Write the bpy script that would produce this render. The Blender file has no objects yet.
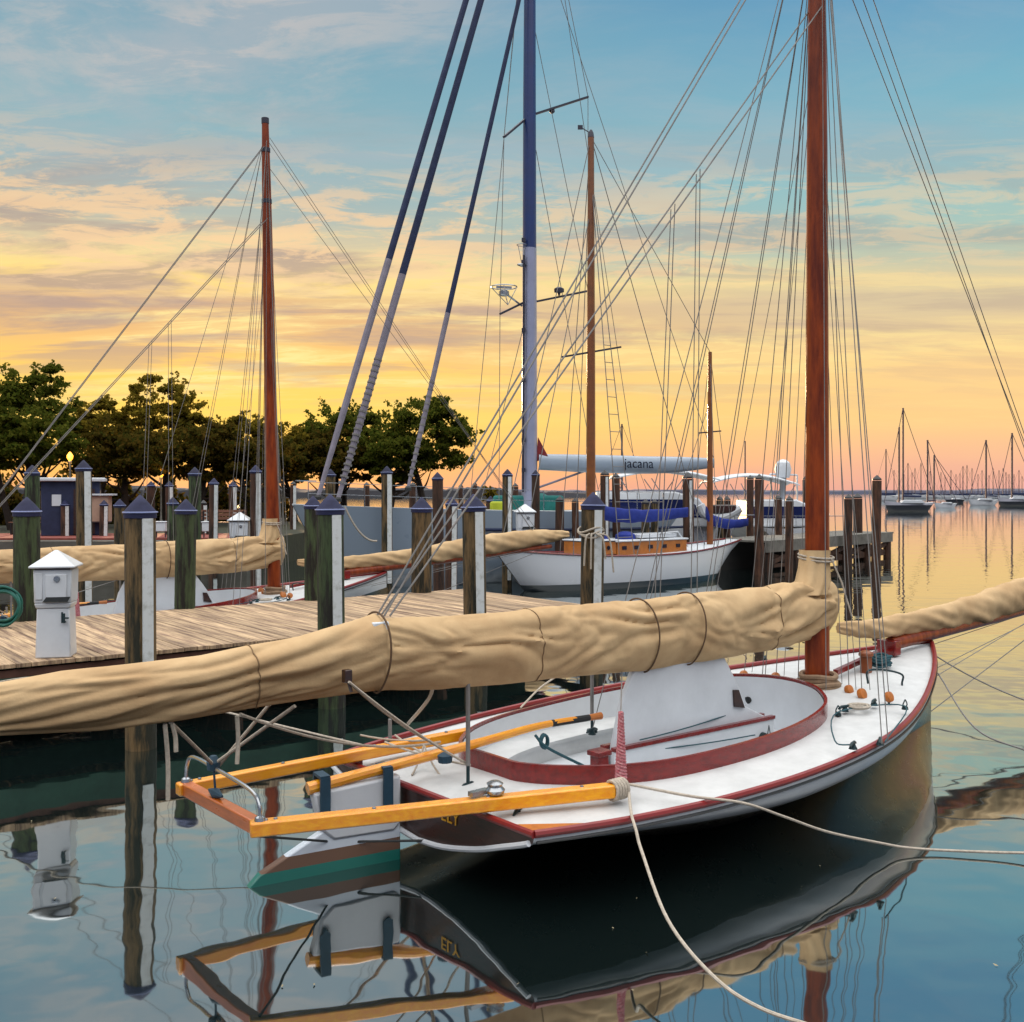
import bpy, math, random
import numpy as np
from mathutils import Vector, Matrix, noise
random.seed(7); rng = np.random.default_rng(7)
R = math.radians
SC = bpy.context.scene; C = SC.collection

# ---------------------------------------------------------------- camera
H, F, CX, HY = 2.6, 1024.0, 512.0, 492.0
cd = bpy.data.cameras.new('camera'); cam = bpy.data.objects.new('camera', cd); C.objects.link(cam)
cam.location = (0, 0, H); cam.rotation_euler = (R(90), 0, 0)
cd.sensor_width = 36; cd.lens = 36; cd.shift_y = -(511 - HY) / 1024.0
cd.clip_start = .1; cd.clip_end = 6000
SC.camera = cam
SC.cycles.caustics_reflective = False; SC.cycles.caustics_refractive = False
SC.view_settings.view_transform = 'Standard'; SC.view_settings.look = 'None'
SC.view_settings.exposure = 0.08; SC.view_settings.gamma = 1

def lin(r, g, b):
    f = lambda c: c / 12.92 if c <= .04045 else ((c + .055) / 1.055) ** 2.4
    return (f(r), f(g), f(b), 1)

# ---------------------------------------------------------------- sky
def make_world():
    w = bpy.data.worlds.new('World'); SC.world = w; w.use_nodes = True
    nt = w.node_tree; N = nt.nodes; L = nt.links; N.clear()
    def n(t, **k):
        x = N.new(t)
        for a, b in k.items(): setattr(x, a, b)
        return x
    def m(op, a, b=None, c=None):
        x = n('ShaderNodeMath', operation=op)
        for i, q in enumerate((a, b, c)):
            if q is None: continue
            if isinstance(q, (int, float)): x.inputs[i].default_value = q
            else: L.new(q, x.inputs[i])
        return x.outputs[0]
    def ramp(fac, stops):
        x = n('ShaderNodeValToRGB'); cr = x.color_ramp
        while len(cr.elements) < len(stops): cr.elements.new(.5)
        for e, (p, c) in zip(cr.elements, stops): e.position = p; e.color = c
        L.new(fac, x.inputs[0]); return x.outputs[0]
    def mix(f, a, b, bt='MIX'):
        x = n('ShaderNodeMix', data_type='RGBA', blend_type=bt)
        if isinstance(f, (int, float)): x.inputs[0].default_value = f
        else: L.new(f, x.inputs[0])
        for i, q in ((6, a), (7, b)):
            if isinstance(q, tuple): x.inputs[i].default_value = q
            else: L.new(q, x.inputs[i])
        return x.outputs[2]
    def mr(v, a, b, c=0., d=1., s='SMOOTHSTEP'):
        x = n('ShaderNodeMapRange', interpolation_type=s); L.new(v, x.inputs[0])
        for i, q in enumerate((a, b, c, d)): x.inputs[i + 1].default_value = q
        return x.outputs[0]
    tc = n('ShaderNodeTexCoord'); sp = n('ShaderNodeSeparateXYZ'); L.new(tc.outputs['Generated'], sp.inputs[0])
    x, y, z = sp.outputs
    # gentle warping so that the colour bands are not ruler straight
    az = m('ARCTAN2', x, y)
    cb = n('ShaderNodeCombineXYZ'); L.new(m('MULTIPLY', az, 1.6), cb.inputs[0]); L.new(m('MULTIPLY', z, 9.0), cb.inputs[1])
    nz = n('ShaderNodeTexNoise'); nz.inputs['Scale'].default_value = 1.5; nz.inputs['Detail'].default_value = 4
    L.new(cb.outputs[0], nz.inputs['Vector'])
    zz = m('ADD', z, m('MULTIPLY', m('SUBTRACT', nz.outputs[0], .5), .045))
    zz = m('MAXIMUM', zz, 0.0)
    zz = m('MINIMUM', zz, m('ADD', z, .1))
    left = ramp(zz, [(0.0, lin(.96, .68, .50)), (.03, lin(1.0, .74, .37)), (.07, lin(1.0, .83, .38)), (.115, lin(1.0, .80, .41)),
                     (.145, lin(.92, .73, .48)), (.175, lin(.84, .68, .52)), (.198, lin(1.0, .86, .52)), (.218, lin(.86, .78, .62)), (.25, lin(.66, .71, .69)), (.32, lin(.53, .69, .73)),
                     (.43, lin(.45, .62, .70)), (.60, lin(.50, .66, .77)), (1.0, lin(.72, .80, .92))])
    right = ramp(zz, [(0.0, lin(.91, .66, .60)), (.03, lin(.96, .73, .58)), (.07, lin(.98, .80, .54)), (.115, lin(.98, .82, .56)),
                      (.16, lin(.86, .77, .61)), (.19, lin(.84, .78, .63)), (.22, lin(.66, .76, .71)), (.28, lin(.54, .74, .77)), (.36, lin(.44, .67, .76)),
                      (.43, lin(.37, .60, .74)), (.60, lin(.44, .63, .78)), (1.0, lin(.72, .80, .92))])
    base = mix(mr(az, -.25, .45), left, right)
    # clouds on a plane overhead: bands towards the horizon
    d = m('ADD', z, .07)
    cp = n('ShaderNodeCombineXYZ'); L.new(m('DIVIDE', x, d), cp.inputs[0]); L.new(m('DIVIDE', y, d), cp.inputs[1])
    def cloud(sx, sy, scale, det, rough, ofs, lo, hi, dist=0.0):
        mp = n('ShaderNodeMapping'); mp.inputs['Scale'].default_value = (sx, sy, 1); mp.inputs['Location'].default_value = ofs
        L.new(cp.outputs[0], mp.inputs[0])
        t = n('ShaderNodeTexNoise'); t.inputs['Scale'].default_value = scale; t.inputs['Detail'].default_value = det
        t.inputs['Roughness'].default_value = rough; t.inputs['Distortion'].default_value = dist
        L.new(mp.outputs[0], t.inputs['Vector']); return mr(t.outputs[0], lo, hi)
    c1 = cloud(.5, 1.5, .9, 9, .62, (3, 1.4, 0), .44, .60, .6)      # broad bands
    c2 = cloud(1.0, 1.7, 3.8, 7, .68, (7, 2, 0), .44, .58, .6)     # mackerel texture
    c3 = cloud(.45, 1.3, 1.6, 8, .6, (1, 9, 0), .46, .62, .4)      # thin grey sheets
    low = m('MULTIPLY', mr(zz, .04, .12), mr(zz, .30, .18))
    lf = mr(az, .5, -.3, .45, 1.0)
    k1 = m('MULTIPLY', m('MULTIPLY', c1, low), m('MULTIPLY', lf, .95))
    tex = m('ADD', .45, m('MULTIPLY', c2, .55))
    col = mix(m('MULTIPLY', k1, tex), base, lin(1.0, .90, .60))
    k3 = m('MULTIPLY', m('MULTIPLY', c3, mr(zz, .05, .15)), m('MULTIPLY', mr(zz, .38, .22), m('MULTIPLY', lf, .75)))
    col = mix(k3, col, lin(.66, .58, .56))
    k4 = m('MULTIPLY', m('MULTIPLY', c2, m('MULTIPLY', mr(zz, .16, .22), mr(zz, .34, .25))), m('MULTIPLY', lf, .8))
    col = mix(k4, col, lin(.95, .80, .62))
    k5 = m('MULTIPLY', m('MULTIPLY', c1, mr(zz, .24, .32)), m('MULTIPLY', lf, .55))
    col = mix(k5, col, lin(.66, .70, .73))
    c4 = cloud(.9, 1.2, 1.1, 9, .66, (11, 4, 0), .40, .64, .5)
    k6 = m('MULTIPLY', m('MULTIPLY', c4, mr(zz, .26, .36)), m('MULTIPLY', mr(az, .25, -.3, .18, 1.0), .62))
    col = mix(k6, col, lin(.69, .70, .72))
    k7 = m('MULTIPLY', m('MULTIPLY', m('MULTIPLY', c4, c2), mr(zz, .28, .40)), m('MULTIPLY', mr(az, .1, -.35, .1, 1.0), .45))
    col = mix(k7, col, lin(.84, .78, .74))
    # the half of the sky away from the sunset, and overhead: unseen, brightened beyond dusk as added fill light
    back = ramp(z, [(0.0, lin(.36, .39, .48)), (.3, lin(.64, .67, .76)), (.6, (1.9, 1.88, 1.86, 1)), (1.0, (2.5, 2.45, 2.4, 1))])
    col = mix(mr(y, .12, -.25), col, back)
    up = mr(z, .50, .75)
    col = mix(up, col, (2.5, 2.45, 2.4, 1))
    sky = n('ShaderNodeTexSky', sky_type='NISHITA'); sky.sun_disc = False
    sky.sun_elevation = SUN_EL; sky.sun_rotation = SUN_AZ
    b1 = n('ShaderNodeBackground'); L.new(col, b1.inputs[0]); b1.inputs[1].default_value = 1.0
    b2 = n('ShaderNodeBackground'); L.new(sky.outputs[0], b2.inputs[0]); b2.inputs[1].default_value = .003
    ad = n('ShaderNodeAddShader'); L.new(b1.outputs[0], ad.inputs[0]); L.new(b2.outputs[0], ad.inputs[1])
    o = n('ShaderNodeOutputWorld'); L.new(ad.outputs[0], o.inputs[0])
SUN_EL = R(4.5); SUN_AZ = math.atan2(-.26, 1.0)      # low behind the trees at the left
make_world()
sd = bpy.data.lights.new('sun', 'SUN'); sd.energy = 3.5; sd.angle = R(1.0); sd.color = (1, .62, .32)
so = bpy.data.objects.new('sun', sd); C.objects.link(so)
dv = Vector((math.sin(SUN_AZ) * math.cos(SUN_EL), math.cos(SUN_AZ) * math.cos(SUN_EL), math.sin(SUN_EL)))
so.rotation_euler = dv.to_track_quat('Z', 'Y').to_euler(); so.location = dv * 50

# ---------------------------------------------------------------- helpers
def at(px, py, z):                     # point of height z seen at that place
    Y = F * (H - z) / (py - HY); return Vector(((px - CX) / F * Y, Y, z))
def far(px, py, Y): return Vector(((px - CX) / F * Y, Y, H - (py - HY) * Y / F))
def wl(py): return F * H / (py - HY)   # distance of a waterline

def tag(o, label=None, cat=None, group=None, kind=None):
    if label: o['label'] = label
    if cat: o['category'] = cat
    if group: o['group'] = group
    if kind: o['kind'] = kind
    return o
FR = {}
def empty(name, loc, rz=0, label=None, cat=None, group=None):
    o = bpy.data.objects.new(name, None); C.objects.link(o); o.empty_display_size = .2
    o.location = loc; o.rotation_euler = (0, 0, rz); tag(o, label, cat, group)
    FR[o.name] = (Matrix.Translation(Vector(loc)) @ Matrix.Rotation(rz, 4, 'Z')).inverted()
    return o

class MB:
    def __init__(s): s.v = []; s.f = []; s.m = []
    def add(s, vs, fs, m=0):
        b = len(s.v); s.v += [tuple(q) for q in vs]; s.f += [tuple(b + i for i in f) for f in fs]; s.m += [m] * len(fs); return s
    def box(s, c, d, rz=0, M=None, m=0):
        c = Vector(c); q = Matrix.Rotation(rz, 3, 'Z') if M is None else M
        vs = [c + q @ Vector((x * d[0] / 2, y * d[1] / 2, z * d[2] / 2)) for x in (-1, 1) for y in (-1, 1) for z in (-1, 1)]
        return s.add(vs, [(0, 1, 3, 2), (4, 6, 7, 5), (0, 4, 5, 1), (2, 3, 7, 6), (0, 2, 6, 4), (1, 5, 7, 3)], m)
    def bar(s, a, b, w, h, up=(0, 0, 1), m=0):
        a = Vector(a); b = Vector(b); x = (b - a); l = x.length; x.normalize(); y = Vector(up).cross(x).normalized(); z = x.cross(y)
        return s.box((a + b) / 2, (l, w, h), M=Matrix((x, y, z)).transposed(), m=m)
    def tube(s, pts, r, n=8, m=0, caps=True, closed=False):
        P = [Vector(p) for p in pts]; K = len(P); rs = r if isinstance(r, (list, tuple)) else [r] * K
        rings = []; prev = None
        for i, p in enumerate(P):
            if closed: t = P[(i + 1) % K] - P[i - 1]
            else: t = P[min(i + 1, K - 1)] - P[max(i - 1, 0)]
            t.normalize()
            if prev is None:
                a = Vector((0, 0, 1)) if abs(t.z) < .9 else Vector((1, 0, 0))
                u = a.cross(t).normalized()
            else:
                u = prev - t * prev.dot(t)
                u = u.normalized() if u.length > 1e-6 else Vector((1, 0, 0)).cross(t).normalized()
            prev = u; w = t.cross(u)
            rings.append([p + (u * math.cos(6.28318 * k / n) + w * math.sin(6.28318 * k / n)) * rs[i] for k in range(n)])
        return s.loft(rings, caps=caps and not closed, loop=closed, m=m)
    def loft(s, rings, caps=True, loop=False, m=0, ring_closed=True):
        n = len(rings[0]); K = len(rings); vs = [q for r in rings for q in r]; fs = []
        for i in range(K if loop else K - 1):
            j = (i + 1) % K
            for k in range(n if ring_closed else n - 1):
                l = (k + 1) % n; fs.append((i * n + k, i * n + l, j * n + l, j * n + k))
        if caps: fs.append(tuple(range(n))[::-1]); fs.append(tuple((K - 1) * n + k for k in range(n)))
        return s.add(vs, fs, m)
    def lathe(s, prof, c, n=20, m=0, rot=0, M=None, caps=True):
        c = Vector(c); M = M or Matrix.Identity(3)
        return s.loft([[c + M @ Vector((r * math.cos(6.28318 * k / n + rot), r * math.sin(6.28318 * k / n + rot), z)) for k in range(n)] for r, z in prof], m=m, caps=caps)
    def prism(s, pts, off, m=0):
        P = [Vector(p) for p in pts]; o = Vector(off); n = len(P)
        return s.add(P + [p + o for p in P], [tuple(range(n))[::-1], tuple(range(n, 2 * n))] + [(i, (i + 1) % n, n + (i + 1) % n, n + i) for i in range(n)], m)
    def build(s, name, mats, parent=None, world=None, bevel=0, sharp=35, label=None, **tg):
        vs = s.v
        if world is not None: mi = FR[world.name]; vs = [tuple(mi @ Vector(p)) for p in vs]
        me = bpy.data.meshes.new(name); me.from_pydata(vs, [], s.f); me.update()
        if not isinstance(mats, (list, tuple)): mats = [mats]
        for q in mats: me.materials.append(q)
        me.polygons.foreach_set('material_index', s.m)
        me.polygons.foreach_set('use_smooth', [True] * len(s.f)); me.set_sharp_from_angle(angle=R(sharp))
        o = bpy.data.objects.new(name, me); C.objects.link(o); o.parent = parent
        if bevel:
            b = o.modifiers.new('bevel', 'BEVEL'); b.width = bevel; b.segments = 2; b.limit_method = 'ANGLE'; b.angle_limit = R(40)
        tag(o, label, **tg)
        return o

def copy_tree(o, parent=None):
    kids = [c for c in C.objects if c.parent == o]
    c = o.copy(); C.objects.link(c)
    if parent: c.parent = parent
    for k in kids: copy_tree(k, c)
    return c
def sag(a, b, d, n=14):
    a = Vector(a); b = Vector(b); return [a.lerp(b, i / n) - Vector((0, 0, d * 4 * (i / n) * (1 - i / n))) for i in range(n + 1)]
def smooth(pts, n=8):                  # Catmull-Rom through points
    P = [Vector(p) for p in pts]; P = [2 * P[0] - P[1]] + P + [2 * P[-1] - P[-2]]; out = []
    for i in range(1, len(P) - 2):
        for k in range(n):
            t = k / n; a, b, c, d = P[i - 1:i + 3]
            out.append(.5 * ((2 * b) + (c - a) * t + (2 * a - 5 * b + 4 * c - d) * t * t + (3 * b - a - 3 * c + d) * t ** 3))
    return out + [P[-2]]
def interp(x, xs, ys): return float(np.interp(x, xs, ys))

# ---------------------------------------------------------------- materials
MATS = {}
def mat(name, col, rough=.6, var=.15, scale=6., bump=0., bscale=30., metal=0., col2=None, stretch=(1, 1, 1), spec=.5, coat=0., rand=0., detail=6, emit=None, lo=.35, hi=.65, island=0., back=0.):
    mt = bpy.data.materials.new(name); mt.use_nodes = True; nt = mt.node_tree; N = nt.nodes; L = nt.links
    p = N['Principled BSDF']; p.inputs['Roughness'].default_value = rough; p.inputs['Metallic'].default_value = metal
    p.inputs['Specular IOR Level'].default_value = spec; p.inputs['Coat Weight'].default_value = coat
    p.inputs['Coat Roughness'].default_value = .12
    tc = N.new('ShaderNodeTexCoord'); mp = N.new('ShaderNodeMapping'); L.new(tc.outputs['Object'], mp.inputs[0]); mp.inputs['Scale'].default_value = stretch
    tx = N.new('ShaderNodeTexNoise'); tx.inputs['Scale'].default_value = scale; tx.inputs['Detail'].default_value = detail; tx.inputs['Roughness'].default_value = .65
    L.new(mp.outputs[0], tx.inputs['Vector'])
    c1 = lin(*col); c2 = lin(*col2) if col2 else tuple(c * (1 - var) for c in c1[:3]) + (1,)
    r = N.new('ShaderNodeMapRange'); L.new(tx.outputs[0], r.inputs[0]); r.inputs[1].default_value = lo; r.inputs[2].default_value = hi
    mx = N.new('ShaderNodeMix'); mx.data_type = 'RGBA'; L.new(r.outputs[0], mx.inputs[0]); mx.inputs[6].default_value = c1; mx.inputs[7].default_value = c2
    out = mx.outputs[2]
    if rand or island:
        hs = N.new('ShaderNodeHueSaturation'); L.new(out, hs.inputs['Color'])
        src = N.new('ShaderNodeNewGeometry').outputs['Random Per Island'] if island else N.new('ShaderNodeObjectInfo').outputs['Random']
        k = island or rand
        q = N.new('ShaderNodeMapRange'); L.new(src, q.inputs[0]); q.inputs[3].default_value = 1 - k; q.inputs[4].default_value = 1 + k
        L.new(q.outputs[0], hs.inputs['Value']); out = hs.outputs[0]
    L.new(out, p.inputs['Base Color'])
    if rough < .9:
        q = N.new('ShaderNodeMapRange'); L.new(tx.outputs[0], q.inputs[0]); q.inputs[3].default_value = max(0, rough - .12); q.inputs[4].default_value = min(1, rough + .15); L.new(q.outputs[0], p.inputs['Roughness'])
    if bump:
        t2 = N.new('ShaderNodeTexNoise'); t2.inputs['Scale'].default_value = bscale; t2.inputs['Detail'].default_value = 5; L.new(mp.outputs[0], t2.inputs['Vector'])
        b = N.new('ShaderNodeBump'); b.inputs['Strength'].default_value = 1; b.inputs['Distance'].default_value = bump
        L.new(t2.outputs[0], b.inputs['Height']); L.new(b.outputs[0], p.inputs['Normal'])
    if emit: p.inputs['Emission Color'].default_value = lin(*emit[0]); p.inputs['Emission Strength'].default_value = emit[1]
    MATS[name] = mt; return mt
white = mat('white_paint', (.80, .82, .84), .35, .10, 3, .002, 8, coat=.2)
deckw = mat('deck_paint', (.77, .78, .78), .6, .17, 4, .001, 60)
offw = mat('old_white_paint', (.80, .82, .84), .5, .0, 2, .001, 20, col2=(.72, .74, .76), lo=.3, hi=.8)
maroon = mat('varnished_mahogany', (.50, .09, .08), .25, 0, 7, .001, 30, col2=(.36, .05, .05), stretch=(1, 4, 4), coat=.3)
redrail = mat('red_rail_paint', (.50, .12, .12), .35, .2, 5)
mastw = mat('mast_varnish', (.56, .24, .08), .35, 0, 4, .001, 20, col2=(.36, .12, .035), stretch=(3, 3, .5), coat=.08, spec=.25)
yellow = mat('golden_varnish', (.96, .67, .13), .25, 0, 5, .001, 30, col2=(.88, .53, .08), stretch=(.8, 8, 8), coat=.6)
darkwood = mat('dark_transom', (.22, .10, .06), .3, 0, 5, .001, 20, col2=(.13, .055, .035), stretch=(1, 1, 6), coat=.4)
brownw = mat('brown_wood', (.45, .30, .22), .6, .3, 6, .003, 20, stretch=(1, 1, 6))
teal = mat('teal_bottom_paint', (.05, .40, .35), .5, .35, 6)
tan = mat('tan_canvas', (.79, .68, .52), .9, 0, 1.6, .0015, 70, col2=(.70, .58, .43), spec=.15)
tanj = tan
rope = mat('rope', (.72, .68, .62), .9, .3, 40, .002, 120)
ropeg = mat('grey_rigging', (.48, .47, .46), .7, .3, 8)
ropeb = mat('blue_green_rope', (.12, .30, .34), .8, .3, 30)
steel = mat('stainless_steel', (.62, .64, .66), .25, .1, 10, metal=.9)
bronze = mat('dark_bronze', (.10, .20, .22), .45, .2, 10, metal=.4)
bluecloth = mat('blue_canvas', (.06, .16, .50), .85, .25, 5, .006, 12)
blackp = mat('dark_rubber', (.07, .09, .10), .6, .2, 9)
straps = mat('teal_blue_strap', (.06, .22, .30), .6, .2, 9)
cordred = mat('red_white_cord', (.74, .55, .56), .8, 0, 60, col2=(.62, .20, .26))
orangew = mat('block_wood', (.72, .42, .16), .4, .3, 14)
gold = mat('gold_leaf', (.85, .62, .15), .35, .1, 10, metal=.5)
pilew = mat('pile_wood', (.40, .32, .20), .85, 0, 3.4, .03, 8, col2=(.10, .10, .05), stretch=(3, 3, .4), rand=.2, lo=.42, hi=.56)
pilegreen = mat('algae_pile_wood', (.23, .29, .17), .85, 0, 3.4, .03, 8, col2=(.09, .08, .05), stretch=(3, 3, .4), lo=.42, hi=.56, rand=.2)
piledark = mat('dark_pile_wood', (.33, .21, .14), .85, 0, 3, .02, 9, col2=(.11, .07, .05), stretch=(3, 3, .5), rand=.3)
capb = mat('navy_cap', (.04, .07, .24), .75, .4, 5, .002, 20, rand=.2)
rim = mat('cap_edge', (.55, .60, .78), .4, .2, 9)
stripw = mat('white_strip', (.80, .82, .82), .6, 0, 8, .002, 30, col2=(.62, .63, .60), lo=.5, hi=.75)
plank = mat('weathered_planks', (.76, .65, .51), .8, 0, 2.2, .006, 14, col2=(.42, .33, .27), stretch=(8, .45, 1), island=.30, lo=.36, hi=.64)
fascia = mat('dock_fascia', (.36, .23, .18), .8, .4, 3, .006, 12)
greenbeam = mat('green_dock_beam', (.09, .25, .19), .75, .4, 3, .006, 12)
greyw = mat('grey_wood', (.46, .45, .42), .8, .35, 3, .006, 10)
bark = mat('bark', (.16, .11, .08), .9, .4, 4, .02, 8)
greyhull = mat('grey_hull_paint', (.56, .62, .68), .3, .08, 2, coat=.4)
alu = mat('mast_pale_light_tone', (.60, .62, .72), .35, .15, 2, metal=.3)  # lower sloop mast: the light's pale end of the colour shift
alub = mat('mast_blue_light_tone', (.10, .20, .42), .35, .2, 2)  # same mast higher up, its bluer light put into the colour
navy = mat('navy_trim_and_light_tone', (.08, .14, .28), .8, .25, 4, .004, 8)  # navy trim; on the upper stays it paints in the bluer light
pale_tone = mat('grey_vang_and_light_tone', (.52, .50, .55), .85, .25, 4, .004, 8)  # boom vang; on the lower stays it paints in the paler light
glassd = mat('dark_glass', (.04, .07, .16), .12, .3, 3)
tealc = mat('teal_cover', (.08, .42, .40), .8, .3, 6)
brick = mat('brick_paving', (.52, .26, .22), .85, .3, 4)
black = mat('black_paint', (.04, .05, .07), .4, .2, 5)
silh = mat('dull_mast_metal', (.30, .24, .26), .6, .2, 2)
rigdark = mat('dark_spreader', (.12, .12, .20), .5, .2, 5)

def leaf_mat(name, c, c2):
    mt = bpy.data.materials.new(name); mt.use_nodes = True; N = mt.node_tree.nodes; L = mt.node_tree.links; N.clear()
    g = N.new('ShaderNodeNewGeometry'); mx = N.new('ShaderNodeMix'); mx.data_type = 'RGBA'; L.new(g.outputs['Random Per Island'], mx.inputs[0])
    mx.inputs[6].default_value = lin(*c); mx.inputs[7].default_value = lin(*c2)
    d = N.new('ShaderNodeBsdfDiffuse'); t = N.new('ShaderNodeBsdfTranslucent'); ms = N.new('ShaderNodeMixShader'); ms.inputs[0].default_value = .5
    L.new(mx.outputs[2], d.inputs[0]); L.new(mx.outputs[2], t.inputs[0]); L.new(d.outputs[0], ms.inputs[1]); L.new(t.outputs[0], ms.inputs[2])
    o = N.new('ShaderNodeOutputMaterial'); L.new(ms.outputs[0], o.inputs[0]); return mt
leafm = leaf_mat('leaf_green', (.22, .28, .09), (.38, .38, .14)); leafm2 = leaf_mat('leaf_olive', (.33, .31, .11), (.50, .43, .15))
leafd = leaf_mat('leaf_dark', (.22, .24, .09), (.38, .30, .12))

def hull_mat(name, top, mid, bot, z1, z2):
    mt = mat(name, (1, 1, 1), .3, .05, 2, coat=.3); N = mt.node_tree.nodes; L = mt.node_tree.links; p = N['Principled BSDF']
    tc = N.new('ShaderNodeTexCoord'); sp = N.new('ShaderNodeSeparateXYZ'); L.new(tc.outputs['Object'], sp.inputs[0])
    def step(z, a, b):
        g = N.new('ShaderNodeMath'); g.operation = 'GREATER_THAN'; L.new(sp.outputs[2], g.inputs[0]); g.inputs[1].default_value = z
        x = N.new('ShaderNodeMix'); x.data_type = 'RGBA'; L.new(g.outputs[0], x.inputs[0])
        for i, q in ((6, a), (7, b)):
            if isinstance(q, tuple): x.inputs[i].default_value = q
            else: L.new(q, x.inputs[i])
        return x.outputs[2]
    a = step(z1, lin(*bot), lin(*mid)); b = step(z2, a, lin(*top)); L.new(b, p.inputs['Base Color']); return mt

# ---------------------------------------------------------------- setting
def water():
    mt = bpy.data.materials.new('harbour_water'); mt.use_nodes = True; N = mt.node_tree.nodes; L = mt.node_tree.links; N.clear()
    tc = N.new('ShaderNodeTexCoord')
    def nz(scale, st, det):
        mp = N.new('ShaderNodeMapping'); mp.inputs['Scale'].default_value = st; L.new(tc.outputs['Object'], mp.inputs[0])
        t = N.new('ShaderNodeTexNoise'); t.inputs['Scale'].default_value = scale; t.inputs['Detail'].default_value = det; L.new(mp.outputs[0], t.inputs['Vector']); return t.outputs[0]
    b1 = N.new('ShaderNodeBump'); b1.inputs['Distance'].default_value = .0065; L.new(nz(1.3, (1, 1, 1), 2), b1.inputs['Height'])
    b2 = N.new('ShaderNodeBump'); b2.inputs['Distance'].default_value = .016; L.new(nz(.35, (.35, 1.3, 1), 3), b2.inputs['Height']); L.new(b1.outputs[0], b2.inputs['Normal'])
    g = N.new('ShaderNodeBsdfGlossy'); g.inputs['Roughness'].default_value = .03; g.inputs['Color'].default_value = (.93, .98, .97, 1); L.new(b2.outputs[0], g.inputs['Normal'])
    d = N.new('ShaderNodeBsdfDiffuse'); d.inputs['Color'].default_value = lin(.07, .11, .11)
    lw = N.new('ShaderNodeLayerWeight'); lw.inputs[0].default_value = .5; L.new(b2.outputs[0], lw.inputs['Normal'])
    pw = N.new('ShaderNodeMath'); pw.operation = 'POWER'; L.new(lw.outputs['Facing'], pw.inputs[0]); pw.inputs[1].default_value = 3.0
    fr = N.new('ShaderNodeMapRange'); L.new(pw.outputs[0], fr.inputs[0]); fr.inputs[3].default_value = .40; fr.inputs[4].default_value = 1.0
    ms = N.new('ShaderNodeMixShader'); L.new(fr.outputs[0], ms.inputs[0]); L.new(d.outputs[0], ms.inputs[1]); L.new(g.outputs[0], ms.inputs[2])
    o = N.new('ShaderNodeOutputMaterial'); L.new(ms.outputs[0], o.inputs[0])
    MB().add([(-3000, -60, 0), (3000, -60, 0), (3000, 5000, 0), (-3000, 5000, 0)], [(0, 1, 2, 3)]).build('water', mt, kind='structure')
water()
seabed = MB().add([(-3000, -60, -3), (3000, -60, -3), (3000, 5000, -3), (-3000, 5000, -3)], [(0, 1, 2, 3)]).build('ground', fascia, kind='structure')

def shore():
    grass = mat('park_grass', (.16, .17, .08), .95, .5, .5, .02, 4)
    stone = mat('quay_stone', (.36, .34, .31), .85, .4, 1.5, .01, 6)
    m = MB(); out = [(-90, 34), (-8.6, 34), (-7.5, 50), (-2, 62), (-1.5, 80), (-90, 90)]
    m.prism([(x, y, -1) for x, y in out], (0, 0, 2.0)); m.build('ground', grass, kind='structure')
    m = MB(); m.box((-49.3, 33.6, -.1), (81.4, .8, 2.2)); m.build('quay_wall', stone, label='long pale stone quay wall below the park shore', cat='wall')
    m = MB(); m.box((-49.4, 36.2, 1.02), (81.6, 4.0, .08)); m.build('path', brick, kind='structure')
    # distant shore: low wooded rise
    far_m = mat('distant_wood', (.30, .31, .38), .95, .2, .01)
    m = MB(); top = []; n = 500
    for i in range(n + 1):
        x = -1500 + 3600 * i / n
        h = 4.5 + 3.0 * (noise.noise(Vector((x * .006, 2, 0))) + .5 * noise.noise(Vector((x * .05, 5, 0)))) + 2.2 * abs(noise.noise(Vector((x * .2, 1, 0))))
        top.append((x, max(h, 2)))
    rings = [[(x, y0, z * k) for x, z in top] for y0, k in ((1420, -.1), (1424, .8), (1440, 1), (1600, 1.1), (1900, -.1))]
    m.loft(rings, caps=False, ring_closed=False); m.build('hills', far_m, kind='structure')
    m = MB(); top = []
    for i in range(241):
        x = -330 + 400 * i / 240
        h = 4.2 + 2.6 * noise.noise(Vector((x * .03, 8, 0))) + 2.5 * abs(noise.noise(Vector((x * .22, 3, 0))))
        h *= min(1, max(0, (70 - x) / 120)) ** .5 + .02
        top.append((x, max(h, .3)))
    m.loft([[(x, y0, z * k) for x, z in top] for y0, k in ((560, -.1), (562, .8), (570, 1), (620, 1), (700, -.1))], caps=False, ring_closed=False)
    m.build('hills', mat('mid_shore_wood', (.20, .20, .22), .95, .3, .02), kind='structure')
shore()

# dock
E1 = Vector((.788, .615, 0)).normalized(); N1 = Vector((-E1.y, E1.x, 0)); D0 = Vector((-5.18, 10.36, 0)); DW = 3.75; DL = 8.36; DZ = .85
def dk(a, b, z): return D0 + E1 * a + N1 * b + Vector((0, 0, z))
dock = empty('wooden_dock', dk(0, 0, 0), math.atan2(E1.y, E1.x), 'weathered plank dock running behind the near sailboat', 'dock')
m = MB(); a = -10.0
while a < DL - .05:
    w = .145; sk = random.uniform(-.004, .004)
    pz = DZ - .02 + random.uniform(-.003, .003); o1 = random.uniform(-.015, .015)
    m.prism([dk(a, -.03 + o1, pz - .02), dk(a + w - .008, -.03 + o1 + sk, pz - .02), dk(a + w - .008, DW + .03 + o1, pz - .02), dk(a, DW + .03 + o1, pz - .02)], (0, 0, .04)); a += w
m.build('plank_deck', plank, dock, world=dock)
m = MB()
for b, dd in ((.05, 0), (DW - .05, 0)): m.bar(dk(-10, b, DZ - .14), dk(DL, b, DZ - .09), .07, .09)
m.bar(dk(DL - .04, .1, DZ - .09), dk(DL - .04, DW - .1, DZ - .09), .07, .09); m.build('fascia_board', fascia, dock, world=dock)
m = MB()
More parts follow.
